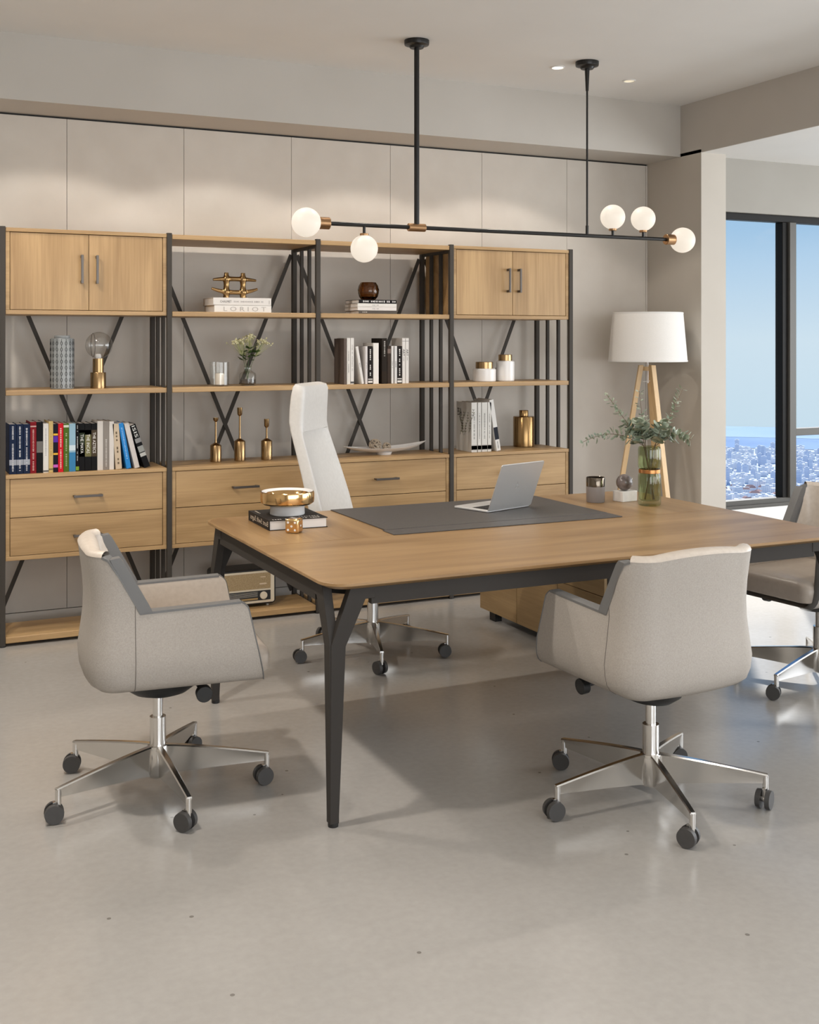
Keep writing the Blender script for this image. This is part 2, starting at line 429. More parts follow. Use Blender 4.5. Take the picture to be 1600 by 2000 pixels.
for i in range(4):
    a, b = PX[i] + .0135, PX[i + 1] - .0135
    for (xa, za, xb, zb, yy) in ((a + .004, 1.985, b - .004, .05, YBk - .002), (b - .004, 1.985, a + .004, .05, YBk + .006)):
        g = G(); g.bar((xa, yy, za), (xb, yy, zb), .021, .006); g.build('cross_brace', 'metal', t, o_)
    def board(z0, z1, yb):
        g = G(); g.box(a, b, YFt - .008, yb, z0, z1); g.build('shelf', 'oak_x', t, o_, bevel=.0025)
    board(.016, .046, 6.14)
    board(1.2215, 1.2465, 6.19)
    if i in (1, 2): board(1.615, 1.640, 6.19); board(2.013, 2.038, 6.257)
ZSB = .834    # top of the drawer units
ZR1, ZR2 = 1.640, 1.2465

def handle(parent, c, vertical, off):
    g = G(); h = .071; s_ = .03
    if vertical:
        g.box(c[0] - .006, c[0] + .006, c[1] - s_ - .008, c[1] - s_, c[2] - h, c[2] + h)
        for z in (c[2] - h + .008, c[2] + h - .008): g.box(c[0] - .004, c[0] + .004, c[1] - s_, c[1] + .001, z - .007, z + .007)
    else:
        g.box(c[0] - h, c[0] + h, c[1] - s_ - .008, c[1] - s_, c[2] - .006, c[2] + .006)
        for x in (c[0] - h + .008, c[0] + h - .008): g.box(x - .007, x + .007, c[1] - s_, c[1] + .001, c[2] - .004, c[2] + .004)
    return g.build('handle', 'handle', parent, off, bevel=.001)

def carcass(g, a, b, z0, z1, y1, tk=.021, ttop=.019):
    y0 = YFt - .004
    g.box(a, a + .019, y0, y1, z0 + tk, z1 - ttop); g.box(b - .019, b, y0, y1, z0 + tk, z1 - ttop)
    g.box(a, b, y0, y1, z0, z0 + tk); g.box(a, b, y0 - .004, y1, z1 - ttop, z1)
    g.box(a + .019, b - .019, y1 - .01, y1, z0 + tk, z1 - ttop)

def drawer_unit(i, label):
    a, b = PX[i] + .0135, PX[i + 1] - .0135; o = (a, YFt, .416)
    t = thing('drawer_unit', label, 'cabinet', o, group='oak drawer units in the shelving')
    g = G(); carcass(g, a, b, .416, ZSB, 6.16); g.build('body', 'oak_x', t, o, bevel=.0015)
    for z0, z1, hz in ((.4395, .622, .520), (.6255, .8125, .716)):
        g = G(); g.box(a + .0215, b - .0215, YFt - .0025, YFt + .4 - .12, z0, z1); d = g.build('drawer', 'oak_x', t, o, bevel=.001)
        handle(d, ((a + b) / 2 + (-.005), YFt - .0025, hz), False, o)
drawer_unit(0, 'oak two-drawer unit below the row of coloured books, furthest from the windows')
drawer_unit(1, 'oak two-drawer unit under the three brass candlesticks')
drawer_unit(2, 'oak two-drawer unit under the long white dish')
drawer_unit(3, 'oak two-drawer unit behind the laptop, closest to the lamp')

def wall_cabinet(i, label):
    a, b = PX[i] + .0135, PX[i + 1] - .0135; o = (a, YFt, 1.618)
    t = thing('wall_cabinet', label, 'cabinet', o, group='oak two-door cabinets at the top of the shelving')
    g = G(); carcass(g, a, b, 1.618, 2.040, 6.2); g.build('body', 'oak_x', t, o, bevel=.0015)
    mid = (a + b) / 2 + .002
    for x0, x1, hx in ((a + .0215, mid - .0012, mid - .037), (mid + .0012, b - .0215, mid + .037)):
        g = G(); g.box(x0, x1, YFt - .0025, YFt + .016, 1.6415, 2.0185); d = g.build('door', 'oak_z', t, o, bevel=.001)
        handle(d, (hx, YFt - .0025, 1.845), True, o)
wall_cabinet(0, 'oak two-door cabinet at the far end from the windows, above the globe lamp')
wall_cabinet(3, 'oak two-door cabinet nearest the window, above the white jars')

# ------------------------------------------------------------------ books
def book(label, x0, x1, z0, h, ys, depth, col, group, title=None, tcol=None, tl=.6, tw=.5, tz=.5, greekn=0, gl=.5, gz=.5, gcol=None, bands=(), lean=None, name='book'):
    """upright book: spine faces the room (-y); lean = x shift of the top"""
    w = x1 - x0 - .0008; o = ((x0 + x1) / 2, ys + depth / 2, z0)
    t = thing(name, label, 'book', o, group=group)
    if lean:
        t.rotation_euler.y = lean[0]; t.location = (lean[1], ys + depth / 2, lean[2])
    hw = w / 2; d2 = depth / 2
    g = G(); c = .0016
    g.box(-hw, -hw + c, -d2, d2, 0, h); g.box(hw - c, hw, -d2, d2, 0, h); g.box(-hw, hw, -d2, -d2 + c, 0, h)
    g.build('cover', bookmat(col), t, bevel=.0008)
    g = G(); g.box(-hw + c, hw - c, -d2 + c, d2 - .004, .003, h - .003); g.build('pages', 'paper', t)
    for (za, zb, bc) in bands:
        g = G(); g.add([(-hw + .0002, -d2 - .0004, za * h), (hw - .0002, -d2 - .0004, za * h), (hw - .0002, -d2 - .0004, zb * h), (-hw + .0002, -d2 - .0004, zb * h)], [(0, 1, 2, 3)])
        g.build('spine_band', bookmat(bc), t)
    if title:
        lettering(title, (0, -d2, tz * h), (0, 0, -1), (1, 0, 0), tl * h, tw * w, bookmat(tcol), t, lift=.0008)
    if greekn:
        greek((0, -d2, gz * h), (0, 0, -1), (1, 0, 0), gl * h, .28 * w, greekn, bookmat(gcol or tcol), t, lift=.0008, seed=int(x0 * 1000))
    return t

NAVY = (.012, .022, .055); WHT = (.72, .70, .66); BLK = (.008, .008, .009)
GRP = 'books on the first drawer unit'
YS = 5.872
bx = [.608, .642, .674, .706, .736, .767, .794, .816, .839, .865, .892, .924, .941, .969, 1.001, 1.03, 1.06, 1.089, 1.114]
LT = (.55, .56, .58)
specs = [
 ('navy blue book with white lettering, furthest left in the coloured row', .245, NAVY, dict(greekn=34, gl=.92, gcol=LT, bands=[(.18, .29, (.35, .37, .42))])),
 ('second navy blue book from the left end of the coloured row', .245, NAVY, dict(greekn=32, gl=.9, gcol=LT, bands=[(.18, .29, (.34, .36, .41))])),
 ('navy blue book touching the dark red one', .244, NAVY, dict(greekn=30, gl=.9, gcol=LT, bands=[(.18, .29, (.36, .38, .43))])),
 ('dark red book with pale lettering beside the navy set', .254, (.22, .012, .018), dict(greekn=26, gl=.8, gz=.45, gcol=(.62, .40, .36), bands=[(.90, .925, (.6, .4, .36))])),
 ('black book with a grey oval picture low on the spine', .253, BLK, dict(bands=[(.40, .62, (.16, .15, .14))])),
 ('white book with faint grey print between a black and a straw coloured one', .244, WHT, dict(greekn=18, gl=.6, gz=.6, gcol=(.45, .43, .42), bands=[(.02, .05, (.1, .1, .1))])),
 ('straw yellow book in the coloured row', .254, (.60, .44, .18), dict(greekn=16, gl=.55, gz=.55, gcol=(.45, .30, .10), bands=[(.05, .08, (.2, .18, .08))])),
 ('black book with purple and orange patches on the spine', .241, (.012, .010, .02), dict(bands=[(.76, .80, (.75, .42, .05)), (.62, .75, (.10, .03, .35)), (.36, .40, (.75, .42, .05)), (.10, .16, (.55, .12, .5))])),
 ('bright red book with white lettering', .242, (.62, .012, .025), dict(greekn=24, gl=.88, gcol=(.8, .6, .55))),
 ('green book with a pale badge at the top of the spine', .241, (.075, .14, .018), dict(greekn=18, gl=.7, gz=.45, gcol=(.40, .45, .28), bands=[(.92, .97, (.7, .72, .6))])),
 ('sky blue book fading to deeper blue at the foot', .240, (.30, .47, .58), dict(bands=[(0, .40, (.05, .22, .42)), (.44, .55, (.65, .75, .8))])),
 ('narrow black book with white lettering and a green mark at the foot', .241, BLK, dict(greekn=26, gl=.75, gz=.58, gcol=(.6, .6, .58), bands=[(.02, .10, (.20, .34, .04))])),
 ('black picture book titled THE MAYA', .240, BLK, dict(title='THE MAYA', tcol=(.85, .84, .8), tl=.40, tw=.55, tz=.57, bands=[(.30, .86, (.02, .03, .015)), (.30, .56, (.30, .36, .12)), (.80, .86, (.35, .5, .55))])),
 ('black picture book titled THE INCAS', .239, BLK, dict(title='THE INCAS', tcol=(.85, .84, .8), tl=.40, tw=.50, tz=.57, bands=[(.30, .86, (.17, .16, .07)), (.76, .86, (.16, .30, .45))])),
 ('black picture book titled THE AZTECS', .238, BLK, dict(title='THE AZTECS', tcol=(.85, .84, .8), tl=.44, tw=.50, tz=.59, bands=[(.30, .86, (.07, .05, .03))])),
 ('thick off white book without lettering right of THE AZTECS', .248, (.64, .60, .56), {}),
 ('taupe book with pale lettering between two off white ones', .247, (.27, .24, .215), dict(greekn=20, gl=.6, gz=.36, gcol=(.55, .52, .48))),
 ('narrow off white book right of the taupe one', .245, (.68, .64, .60), {}),
]
for i, (lab, h, col, kw) in enumerate(specs):
    book(lab, bx[i], bx[i + 1], ZSB, h, YS, .17, col, GRP, **kw)
# leaning books at the right end of the row; each rests on its lower right edge
def leaner(lab, xb0, xb1, ang, h, col, **kw):
    # xb1 = right bottom corner on the board
    w = xb1 - xb0
    a = radians(-ang)
    # local right-bottom corner (w/2,0,0) -> after rotation about y by a: (w/2 cos a, -w/2 sin a); lowest corner is the left one for negative a
    lx = xb0 + w / 2 * cos(a); lz = ZSB + abs(w / 2 * sin(a)) + .0003
    return book(lab, xb0, xb0 + w, ZSB, h, YS, .17, col, GRP, lean=(a, lx, lz), **kw)
leaner('beige book with large letters leaning slightly in the coloured row', 1.1215, 1.1545, 4.0, .232, (.60, .49, .36), greekn=9, gl=.75, gz=.45, gcol=(.16, .12, .08))
leaner('bright blue leaning book', 1.1765, 1.2015, 10.0, .236, (.03, .24, .62), greekn=20, gl=.7, gz=.55, gcol=(.30, .52, .80))
leaner('off white book leaning right of the bright blue one', 1.2185, 1.2445, 13.5, .236, (.62, .58, .55))
leaner('black book with grey letters leaning at the right end of the coloured row', 1.268, 1.299, 19, .232, BLK, title='ISIS', tcol=(.72, .72, .7), tl=.27, tw=.55, tz=.84, bands=[(.58, .68, (.25, .25, .25)), (.36, .50, (.30, .31, .30)), (.26, .34, (.5, .5, .48))])

# black and white books, third bay
GRP = 'black and white books in the third bay'
Y3 = 5.865; D3 = .15
B3 = [
 ('dark brown boxed volume at the left end of the black and white books', 2.370, 2.386, .255, (.13, .10, .085), {}),
 ('tall white book next to the dark brown boxed volume', 2.387, 2.4085, .258, (.70, .67, .62), dict(greekn=16, gl=.5, gcol=(.4, .38, .36))),
 ('tall white book with its right side against the slanting thin book', 2.409, 2.4305, .258, (.72, .69, .65), dict(greekn=20, gl=.6, gz=.55, gcol=(.45, .43, .4), bands=[(.02, .06, (.1, .1, .1))])),
 ('thin white book with a black cover right of the slanting thin book', 2.498, 2.513, .212, (.66, .62, .60), dict(greekn=6, gl=.2, gcol=(.4, .38, .38))),
 ('black book with white title, left one of two', 2.515, 2.5435, .212, (.018, .014, .013), dict(greekn=14, gl=.72, gz=.56, gcol=(.75, .72, .68), bands=[(.03, .085, (.7, .67, .63)), (.115, .14, (.7, .67, .63))])),
 ('plain white book standing forward of the tall black one', 2.547, 2.581, .230, (.80, .76, .71), {}),
 ('tall black book with a gold rule low on the spine', 2.600, 2.633, .257, (.022, .016, .012), dict(greekn=16, gl=.36, gz=.78, gcol=(.45, .42, .38), bands=[(.04, .27, (.028, .019, .012))])),
 ('dark brown book right of the tall black one', 2.634, 2.657, .214, (.045, .03, .022), dict(bands=[(.80, .92, (.18, .13, .11))])),
 ('thin white book right of the dark brown one', 2.658, 2.673, .213, (.68, .65, .62), dict(greekn=6, gl=.18, gcol=(.35, .33, .33))),
 ('thin white book against the black book with white title', 2.678, 2.695, .213, (.68, .66, .64), dict(greekn=5, gl=.17, gcol=(.06, .06, .06))),
 ('black book with white title beside the ART books', 2.696, 2.7245, .213, (.018, .014, .013), dict(greekn=14, gl=.72, gz=.56, gcol=(.75, .72, .68), bands=[(.03, .085, (.7, .67, .63)), (.115, .14, (.7, .67, .63))])),
]
for lab, a, b, h, c, kw in B3:
    book(lab, a, b, ZR2, h, Y3, D3, c, GRP, **kw)
for lab, a, b in (('white book lettered ART, left one of the pair', 2.7265, 2.7465), ('white book lettered ART at the right end of the row', 2.7475, 2.7685)):
    book(lab, a, b, ZR2, .258, Y3, D3, (.72, .68, .64), GRP, title='ART', tcol=(.05, .045, .04), tl=.15, tw=.62, tz=.68, greekn=5, gl=.09, gz=.53, gcol=(.35, .33, .32), bands=[(.925, .94, (.4, .38, .36))])
w = .016; a = radians(-9.8); h = .212
book('thin white book slanting between black covers', 2.4765, 2.4925, ZR2, h, Y3, D3, (.74, .71, .67), GRP, greekn=5, gl=.12, gcol=(.3, .28, .27), lean=(a, 2.4765 + .008 * cos(a), ZR2 + .008 * abs(sin(a)) + .0003))

# pale books, fourth bay
GRP = 'pale books in the fourth bay'
Y4 = 5.885
for lab, a, b in (('white clothbound book with a floral cover in the fourth bay', 3.184, 3.2225), ('second white clothbound book in the fourth bay', 3.2265, 3.2505),
                  ('third white clothbound book in the fourth bay', 3.2535, 3.2915), ('white clothbound book touching the leaning one in the fourth bay', 3.2935, 3.3185)):
    bk = book(lab, a, b, ZSB, .292, Y4, .19, (.66, .64, .60), GRP, greekn=30, gl=.52, gz=.52, gcol=(.30, .29, .27), bands=[(.03, .15, (.52, .50, .47)), (.05, .13, (.66, .64, .60)), (.07, .11, (.08, .08, .08))])
    if a < 3.2:
        # floral sprigs and two letters printed on the front board
        g = G(); rnd = random.Random(5); hw = (b - a - .0008) / 2 + .0006
        for k in range(5):
            y = rnd.uniform(-.07, .05); z = rnd.uniform(.02, .12); dy = rnd.uniform(-.02, .02); pts = []
            for q in range(9):
                pts.append((-hw, y + dy * q * .4 + .006 * sin(q * 1.3 + k), z + q * .016))
            g.tube(pts, .0009, 5)
            for q in range(1, 9):
                for sg in (-1, 1):
                    p = pts[q]; L_ = rnd.uniform(.008, .016)
                    g.add([p, (-hw, p[1] + sg * L_, p[2] + .004), (-hw, p[1] + sg * L_ * .8, p[2] + .011)], [(0, 1, 2)], q % 2)
        g.build('cover_print', [bookmat((.13, .105, .08)), bookmat((.20, .22, .12))], bk)
        lettering('BA', (-(b - a - .0008) / 2, .052, .232), (0, -1, 0), (0, 0, 1), .055, .045, bookmat((.10, .09, .08)), bk, lift=.0006)
a = radians(-9.5)
book('white leaning book with a black band on the spine in the fourth bay', 3.355, 3.384, ZSB, .308, Y4, .19, (.72, .70, .67), GRP, bands=[(.22, .46, (.02, .022, .03)), (.06, .16, (.72, .70, .67))],
     greekn=8, gl=.14, gz=.11, gcol=(.2, .2, .2), lean=(a, 3.3545 + .0145 * cos(a), ZSB + .0145 * abs(sin(a)) + .0003))

# flat stacks
def flat_book(label, x0, x1, y0, depth, z0, h, col, group, rot=0., **kw):
    o = ((x0 + x1) / 2, y0 + depth / 2, z0); t = thing('book', label, 'book', o, rot, group)
    hx = (x1 - x0) / 2; d2 = depth / 2; c = .0018; h -= .0006
    g = G(); g.box(-hx, hx, -d2, d2, 0, c); g.box(-hx, hx, -d2, d2, h - c, h); g.box(-hx, hx, -d2, -d2 + c, c, h - c)
    g.build('cover', bookmat(col), t, bevel=.0008)
    g = G(); g.box(-hx + .003, hx - .003, -d2 + c, d2 - .004, c, h - c); g.build('pages', 'paper', t)
    return t
GR = 'books lying under the brass sculpture'
b1 = flat_book('lower white book with wide spaced capitals lying under another white book', 1.632, 1.946, 5.858, .21, ZR1, .038, (.76, .73, .69), GR)
lettering('L O R I O T', (.01, -.105, .018), (1, 0, 0), (0, 0, 1), .235, .023, bookmat((.45, .42, .39)), b1, lift=.0008)
b2 = flat_book('upper white book with small print lying directly under the brass lattice sculpture', 1.626, 1.945, 5.857, .215, ZR1 + .038, .040, (.74, .70, .66), GR)
lettering('CHAUMET', (-.092, -.1075, .019), (1, 0, 0), (0, 0, 1), .062, .012, bookmat((.12, .11, .10)), b2, lift=.0008)
greek((.035, -.1075, .019), (1, 0, 0), (0, 0, 1), .165, .010, 22, bookmat((.45, .42, .4)), b2, lift=.0008)
greek((.148, -.1075, .019), (0, 0, 1), (-1, 0, 0), .02, .006, 4, bookmat((.35, .33, .3)), b2, lift=.0008)
ZT1 = ZR1 + .078
GR = 'books lying under the amber bowl'
z = ZR1
for lab, x0, h, c in (('dark book with a pale right end, bottom of the stack under the amber glass', 2.456, .019, (.10, .09, .08)),
                      ('white slim book in the stack under the amber glass, lower of two', 2.449, .020, (.74, .70, .67)),
                      ('white slim book in the stack under the amber glass, upper of two', 2.449, .020, (.74, .71, .67)),
                      ('black book with white lettering on top of the stack under the amber glass', 2.456, .021, (.015, .013, .014))):
    fb = flat_book(lab, x0, 2.688, 5.857, .20, z, h, c, GR)
    if c[0] > .5: greek((-.01, -.1, h / 2), (1, 0, 0), (0, 0, 1), .04, .005, 8, bookmat((.35, .33, .31)), fb, lift=.0008)
    elif c[0] < .05: greek((-.008, -.1, h / 2), (1, 0, 0), (0, 0, 1), .165, .011, 17, bookmat((.75, .72, .7)), fb, lift=.0008); greek((.1, -.1, h / 2), (1, 0, 0), (0, 0, 1), .022, .010, 3, bookmat((.75, .72, .7)), fb, lift=.0008)
    else: greek((-.078, -.1, h / 2), (1, 0, 0), (0, 0, 1), .03, .008, 3, bookmat((.5, .45, .4)), fb, lift=.0008)
    z += h
ZT2 = z

# ------------------------------------------------------------------ shelf ornaments
# brass lattice sculpture on the books
t = thing('sculpture', 'brass lattice sculpture with curved horns on two white books', 'sculpture', (1.765, 5.935, ZT1))
g = G()
for zz, lift, wd in ((.031, .020, .128), (.103, -.006, .120)):
    pts = []; rad = []
    for k in range(33):
        u = -1 + 2 * k / 32
        pts.append((u * wd, .004 * u, zz + lift * abs(u) ** 2.4)); rad.append(.0125 - .0060 * abs(u) ** 2.2 + .006 * math.exp(-((abs(u) - .37) / .12) ** 2))
    g.tube(pts, rad, 14)
for x in (-.046, .046):
    zs = [0, .004, .012, .022, .031, .042, .055, .067, .080, .093, .103, .114, .124, .136]
    rs = [.0165, .0165, .016, .0185, .022, .0185, .0155, .0145, .0155, .0185, .021, .0165, .0125, .0115]
    g.tube([(x * (1 + .05 * (k < 2)), 0, zz + .0005) for k, zz in enumerate(zs)], rs, 16)
g.build('body', 'brass2', t, sharp=60)

# amber glass bowl: hobnail texture
t = thing('glass_bowl', 'small dark amber textured glass bowl on a stack of flat books', 'bowl', (2.556, 5.955, ZT2))
g = G(); rows = []
prof = [(.030, 0), (.040, .004), (.051, .020), (.057, .042), (.058, .058), (.053, .082), (.043, .101), (.039, .101), (.048, .08), (.052, .058), (.050, .042), (.044, .02), (.03, .008), (.001, .007)]
for i, (r, z) in enumerate(prof):
    rows.append([((r * (1 + (.035 * ((-1) ** (k + i)) if i < 7 else 0))) * cos(2 * pi * k / 28) for _ in (0,)) for k in range(28)])
rows = [[(r * (1 + (.055 * ((-1) ** (k + i)) if 0 < i < 6 else 0)) * cos(2 * pi * k / 28), r * (1 + (.055 * ((-1) ** (k + i)) if 0 < i < 6 else 0)) * sin(2 * pi * k / 28), z) for k in range(28)] for i, (r, z) in enumerate(prof)]
g.grid(rows, 0, close_u=True); g.add([rows[0][k] for k in range(28)], [tuple(range(28))])
g.build('body', 'smoke_glass', t, sharp=20)

# patterned canister
t = thing('canister', 'tall grey ribbed canister with a chain pattern and small lid', 'canister', (.867, 5.930, ZR2))
R_ = .057
g = G(); n = 96
rows = []
for z in (0, .003, .250, .255):
    rr = R_ if .001 < z < .254 else R_ - .003
    rows.append([(rr * cos(2 * pi * k / n), rr * sin(2 * pi * k / n), z) for k in range(n)])
g.grid(rows, 0, close_u=True, capu=True); g.build('body', simple('grey_glazed', (.27, .285, .285), .3), t)
g = G()
for c in range(16):
    th = 2 * pi * (c + .5) / 16
    for r_ in range(8):
        zc = .016 + .0305 * r_
        ring = []
        for q in range(14):
            al = 2 * pi * q / 14; dx = .0042 * cos(al) / R_; ring.append(((R_ + .0006) * cos(th + dx), (R_ + .0006) * sin(th + dx), zc + .0085 * sin(al)))
        g.tube(ring + [ring[0]], .0013, 5)
        g.tube([((R_ + .0005) * cos(th), (R_ + .0005) * sin(th), zc + .009), ((R_ + .0005) * cos(th), (R_ + .0005) * sin(th), zc + .0215)], .0011, 5)
g.build('chain_pattern', 'black', t)
g = G(); g.lathe([(.038, .255), (.039, .257), (.039, .266), (.037, .269), (.001, .269)], n=40, caps=False); g.build('lid', simple('grey_lid', (.27, .28, .28), .25), t)

# globe table lamp
t = thing('table_lamp', 'small brass table lamp with a clear glass globe', 'lamp', (1.045, 5.930, ZR2))
g = G(); g.lathe([(.039, 0), (.039, .080), (.0385, .081), (.0275, .081), (.0275, .152), (.001, .152)], n=48, caps=False); g.add([(.039 * cos(2 * pi * k / 48), .039 * sin(2 * pi * k / 48), 0) for k in range(48)], [tuple(range(48))])
g.build('base', 'brass', t)
g = G(); g.sphere((.004, 0, .2195), .068, 40, 24); g.build('globe', 'globe_glass', t)
g = G(); rows = []
for k in range(40):
    al = 2 * pi * k / 40; rows.append((-.030 + .004 + .0, .0615 * cos(al), .2195 + .0615 * sin(al)))
g.tube(rows + [rows[0]], .0013, 8); g.build('seam_ring', simple('dark_rim', (.06, .05, .045), .3), t)
g = G(); g.lathe([(.001, .1525), (.016, .1525), (.016, .165), (.012, .175), (.001, .176)], n=24, caps=False); g.build('bulb_holder', 'white', t)

# hurricane glass with candle
t = thing('candle_holder', 'clear glass cylinder holding a short candle', 'candle holder', (1.682, 5.935, ZR2))
g = G(); prof = [(.045, 0), (.051, .006), (.051, .128), (.0485, .128), (.0485, .008), (.001, .007)]
g.lathe(prof, n=48, caps=False); g.add([(.045 * cos(2 * pi * k / 48), .045 * sin(2 * pi * k / 48), 0) for k in range(48)], [tuple(range(48))]); g.build('body', 'glass', t)
t = thing('candle', 'short cream candle inside the clear glass cylinder', 'candle', (1.682, 5.935, ZR2 + .0085))
g = G(); g.lathe([(.025, 0), (.025, .058), (.0235, .060), (.001, .058)], n=32); g.build('wax', 'wax', t)
g = G(); g.cyl((0, 0, .058), (.001, 0, .066), .0009, n=8); g.build('wick', 'black', t)

# bottle vase with cream sprigs
VX, VY = 1.836, 5.930
t = thing('bottle_vase', 'small squat clear glass bottle vase holding cream flowers', 'vase', (VX, VY, ZR2))
g = G(); g.lathe([(.001, .0005), (.038, .0005), (.044, .006), (.0455, .014), (.0455, .058), (.042, .068), (.024, .077), (.021, .083), (.020, .100), (.0225, .106), (.0205, .106), (.018, .100), (.019, .083), (.022, .078), (.040, .066), (.0432, .057), (.0432, .014), (.036, .006), (.001, .006)], n=44, caps=False); g.build('body', 'glass', t)
g = G(); g.lathe([(.001, .0065), (.036, .0065), (.0425, .014), (.0425, .034), (.001, .034)], n=40, caps=False); g.build('dark_filling', simple('dark_gravel', (.06, .045, .035), .5), t)
def sprig(label, tip, seed, leaves):
    rnd = random.Random(seed); t = thing('flower_sprig', label, 'flower', (VX, VY, ZR2 + .035), group='cream flowers in the bottle vase')
    T = Vector(tip); base = Vector((rnd.uniform(-.004, .004), rnd.uniform(-.004, .004), .0015)); mid = Vector((T.x * .2, T.y * .2, T.z * .48))
    pts = [base.lerp(mid, u) * (1 - u) + mid.lerp(T, u) * u for u in [k / 10 for k in range(11)]]
    g = G(); g.tube(pts, .0012, 6); g.build('stem', 'leaf_dark', t)
    g = G()
    fork = pts[6]
    for k in range(30):
        d = Vector((rnd.gauss(0, .022), rnd.gauss(0, .02), rnd.gauss(0, .008) - .0))
        e = T + d; e.z -= .9 * abs(d.x) * .4
        g.tube([fork, fork.lerp(e, .5) + Vector((0, 0, -.004)), e], .0005, 4, 0)
        for q in range(3):
            g.sphere(e + Vector((rnd.uniform(-.004, .004), rnd.uniform(-.004, .004), rnd.uniform(-.003, .003))), rnd.uniform(.0028, .0048), 6, 4, 1)
    g.build('blossom', [simple('pale_stalk', (.45, .46, .20), .6), 'bloom'], t)
    if leaves:
        g = G()
        for k in range(leaves):
            c = pts[rnd.randint(5, 7)].copy(); c.z = max(c.z, .078); al = rnd.uniform(0, 2 * pi); L_ = rnd.uniform(.030, .046)
            d = Vector((cos(al), sin(al), rnd.uniform(.1, .7))).normalized(); sd = d.cross(Vector((0, 0, 1))).normalized() * L_ * .28
            g.add([c, c + d * L_ * .5 + sd, c + d * L_, c + d * L_ * .5 - sd], [(0, 1, 2, 3)])
        g.build('leaves', 'leaf_dark', t)
sprig('cream umbel flower reaching left in the bottle vase', (-.062, .0, .205), 1, 12)
sprig('cream flower standing highest in the bottle vase', (.018, .012, .235), 2, 16)
sprig('cream flower spray arching right in the bottle vase', (.088, -.004, .205), 3, 18)
sprig('cream flower at the back of the bottle vase', (-.02, .035, .212), 4, 12)

# white jars with brass lids
for x, r, h, rl, hl, lab in ((3.309, .0695, .077, .052, .040, 'low wide white jar with a brass lid'), (3.453, .0555, .122, .0415, .038, 'taller narrow white jar with a brass lid')):
    t = thing('lidded_jar', lab, 'jar', (x, 5.955, ZR2), group='white jars with brass lids')
    g = G(); g.lathe([(.001, 0), (r - .004, 0), (r, .004), (r, h - .006), (r - .006, h), (rl - .003, h), (rl - .003, h + .001), (.001, h + .001)], n=56, caps=False); g.build('body', 'white', t)
    g = G(); g.lathe([(rl, h + .0012), (rl, h + hl - .002), (rl - .002, h + hl), (.001, h + hl)], n=56, caps=False); g.build('lid', 'brass', t)

# brass canister
t = thing('canister', 'round brass canister with a narrow neck beside the pale books', 'canister', (3.661, 6.085, ZSB))
g = G(); r = .066; g.lathe([(.001, 0), (r - .003, 0), (r, .003), (r, .182), (r - .003, .187), (.029, .188), (.028, .190), (.001, .190)], n=56, caps=False); g.build('body', 'brass2', t)
g = G(); g.lathe([(.0285, .1905), (.0285, .222), (.0265, .225), (.001, .225)], n=40, caps=False); g.build('lid', 'brass2', t)

# three candlesticks
for x, y, bh, sh, ch, cr, lab in ((1.686, 6.025, .090, .216, .022, .015, 'brass candlestick with a bottle body and small open cup, nearest the books'),
                                  (1.819, 6.020, .108, .244, .046, .0145, 'tallest brass candlestick, middle of the three'),
                                  (1.969, 6.010, .105, .176, .048, .0145, 'brass candlestick with the shortest stem, beside the white chair')):
    t = thing('candlestick', lab, 'candlestick', (x, y, ZSB), group='brass candlesticks on the drawer unit')
    r = .0305
    g = G(); g.lathe([(.001, 0), (r - .002, 0), (r, .002), (r, bh - .003), (r - .002, bh), (.014, bh + .009), (.008, bh + .013), (.001, bh + .013)], n=40, caps=False); g.build('body', 'brass', t)
    g = G(); g.lathe([(.0065, bh + .0125), (.0052, bh + .03), (.0048, sh), (.001, sh)], n=20, caps=False); g.build('stem', 'brass', t)
    g = G(); g.lathe([(.003, sh - .002), (.009, sh + .003), (cr - .001, sh + .010), (cr, sh + ch), (cr - .002, sh + ch), (cr - .003, sh + .012), (.001, sh + .008)], n=28, caps=False); g.build('candle_cup', 'brass', t)

# long white dish with two vine balls
DX, DY = 2.672, 6.000
t = thing('serving_dish', 'long white boat shaped dish with upswept tips', 'dish', (DX, DY, ZSB))
g = G(); top = []; bot = []; nx = 36
rows = []
for i in range(nx + 1):
    u = -1 + 2 * i / nx; hwid = .075 * (1 - abs(u) ** 2.2) + .001; zr = .040 + .030 * abs(u) ** 2.2 * (1 if u > 0 else .5); zb = .010 + (zr - .012) * abs(u) ** 1.7
    x = u * (.27 if u > 0 else .25)
    ring = []
    for k in range(17):   # inner side then outer side
        s_ = -1 + 2 * k / 16; ring.append((x, s_ * hwid, zb + .004 + (zr - zb - .004) * abs(s_) ** 2.4))
    for k in range(17):
        s_ = 1 - 2 * k / 16; ring.append((x, s_ * (hwid + .002), zb + (zr - zb - .001) * abs(s_) ** 2.0))
    rows.append(ring)
g.grid(rows, 0, close_u=True, capu=True); g.build('bowl', 'white', t, sharp=50)
g = G(); g.lathe([(.001, 0), (.042, 0), (.046, .010), (.05, .016), (.001, .016)], n=40, caps=False); g.build('foot', 'white', t)
for x, y, z, r, lab in ((2.622, 6.010, ZSB + .0165, .0375, 'larger woven vine ball in the white dish'), (2.690, 6.000, ZSB + .0165, .0265, 'smaller woven vine ball in the white dish')):
    t = thing('decor_ball', lab, 'ball', (x, y, z), group='woven balls in the white dish')
    g = G(); rnd = random.Random(int(r * 1e4))
    for k in range(26):
        nrm = Vector((rnd.gauss(0, 1), rnd.gauss(0, 1), rnd.gauss(0, 1))).normalized(); u = nrm.orthogonal().normalized(); w_ = nrm.cross(u); rr = r * rnd.uniform(.90, .97)
        ring = [Vector((0, 0, r)) + (u * cos(2 * pi * q / 22) + w_ * sin(2 * pi * q / 22)) * rr for q in range(23)]
        g.tube(ring, r * .05, 5)
    g.build('woven_strands', 'bark_ball', t)

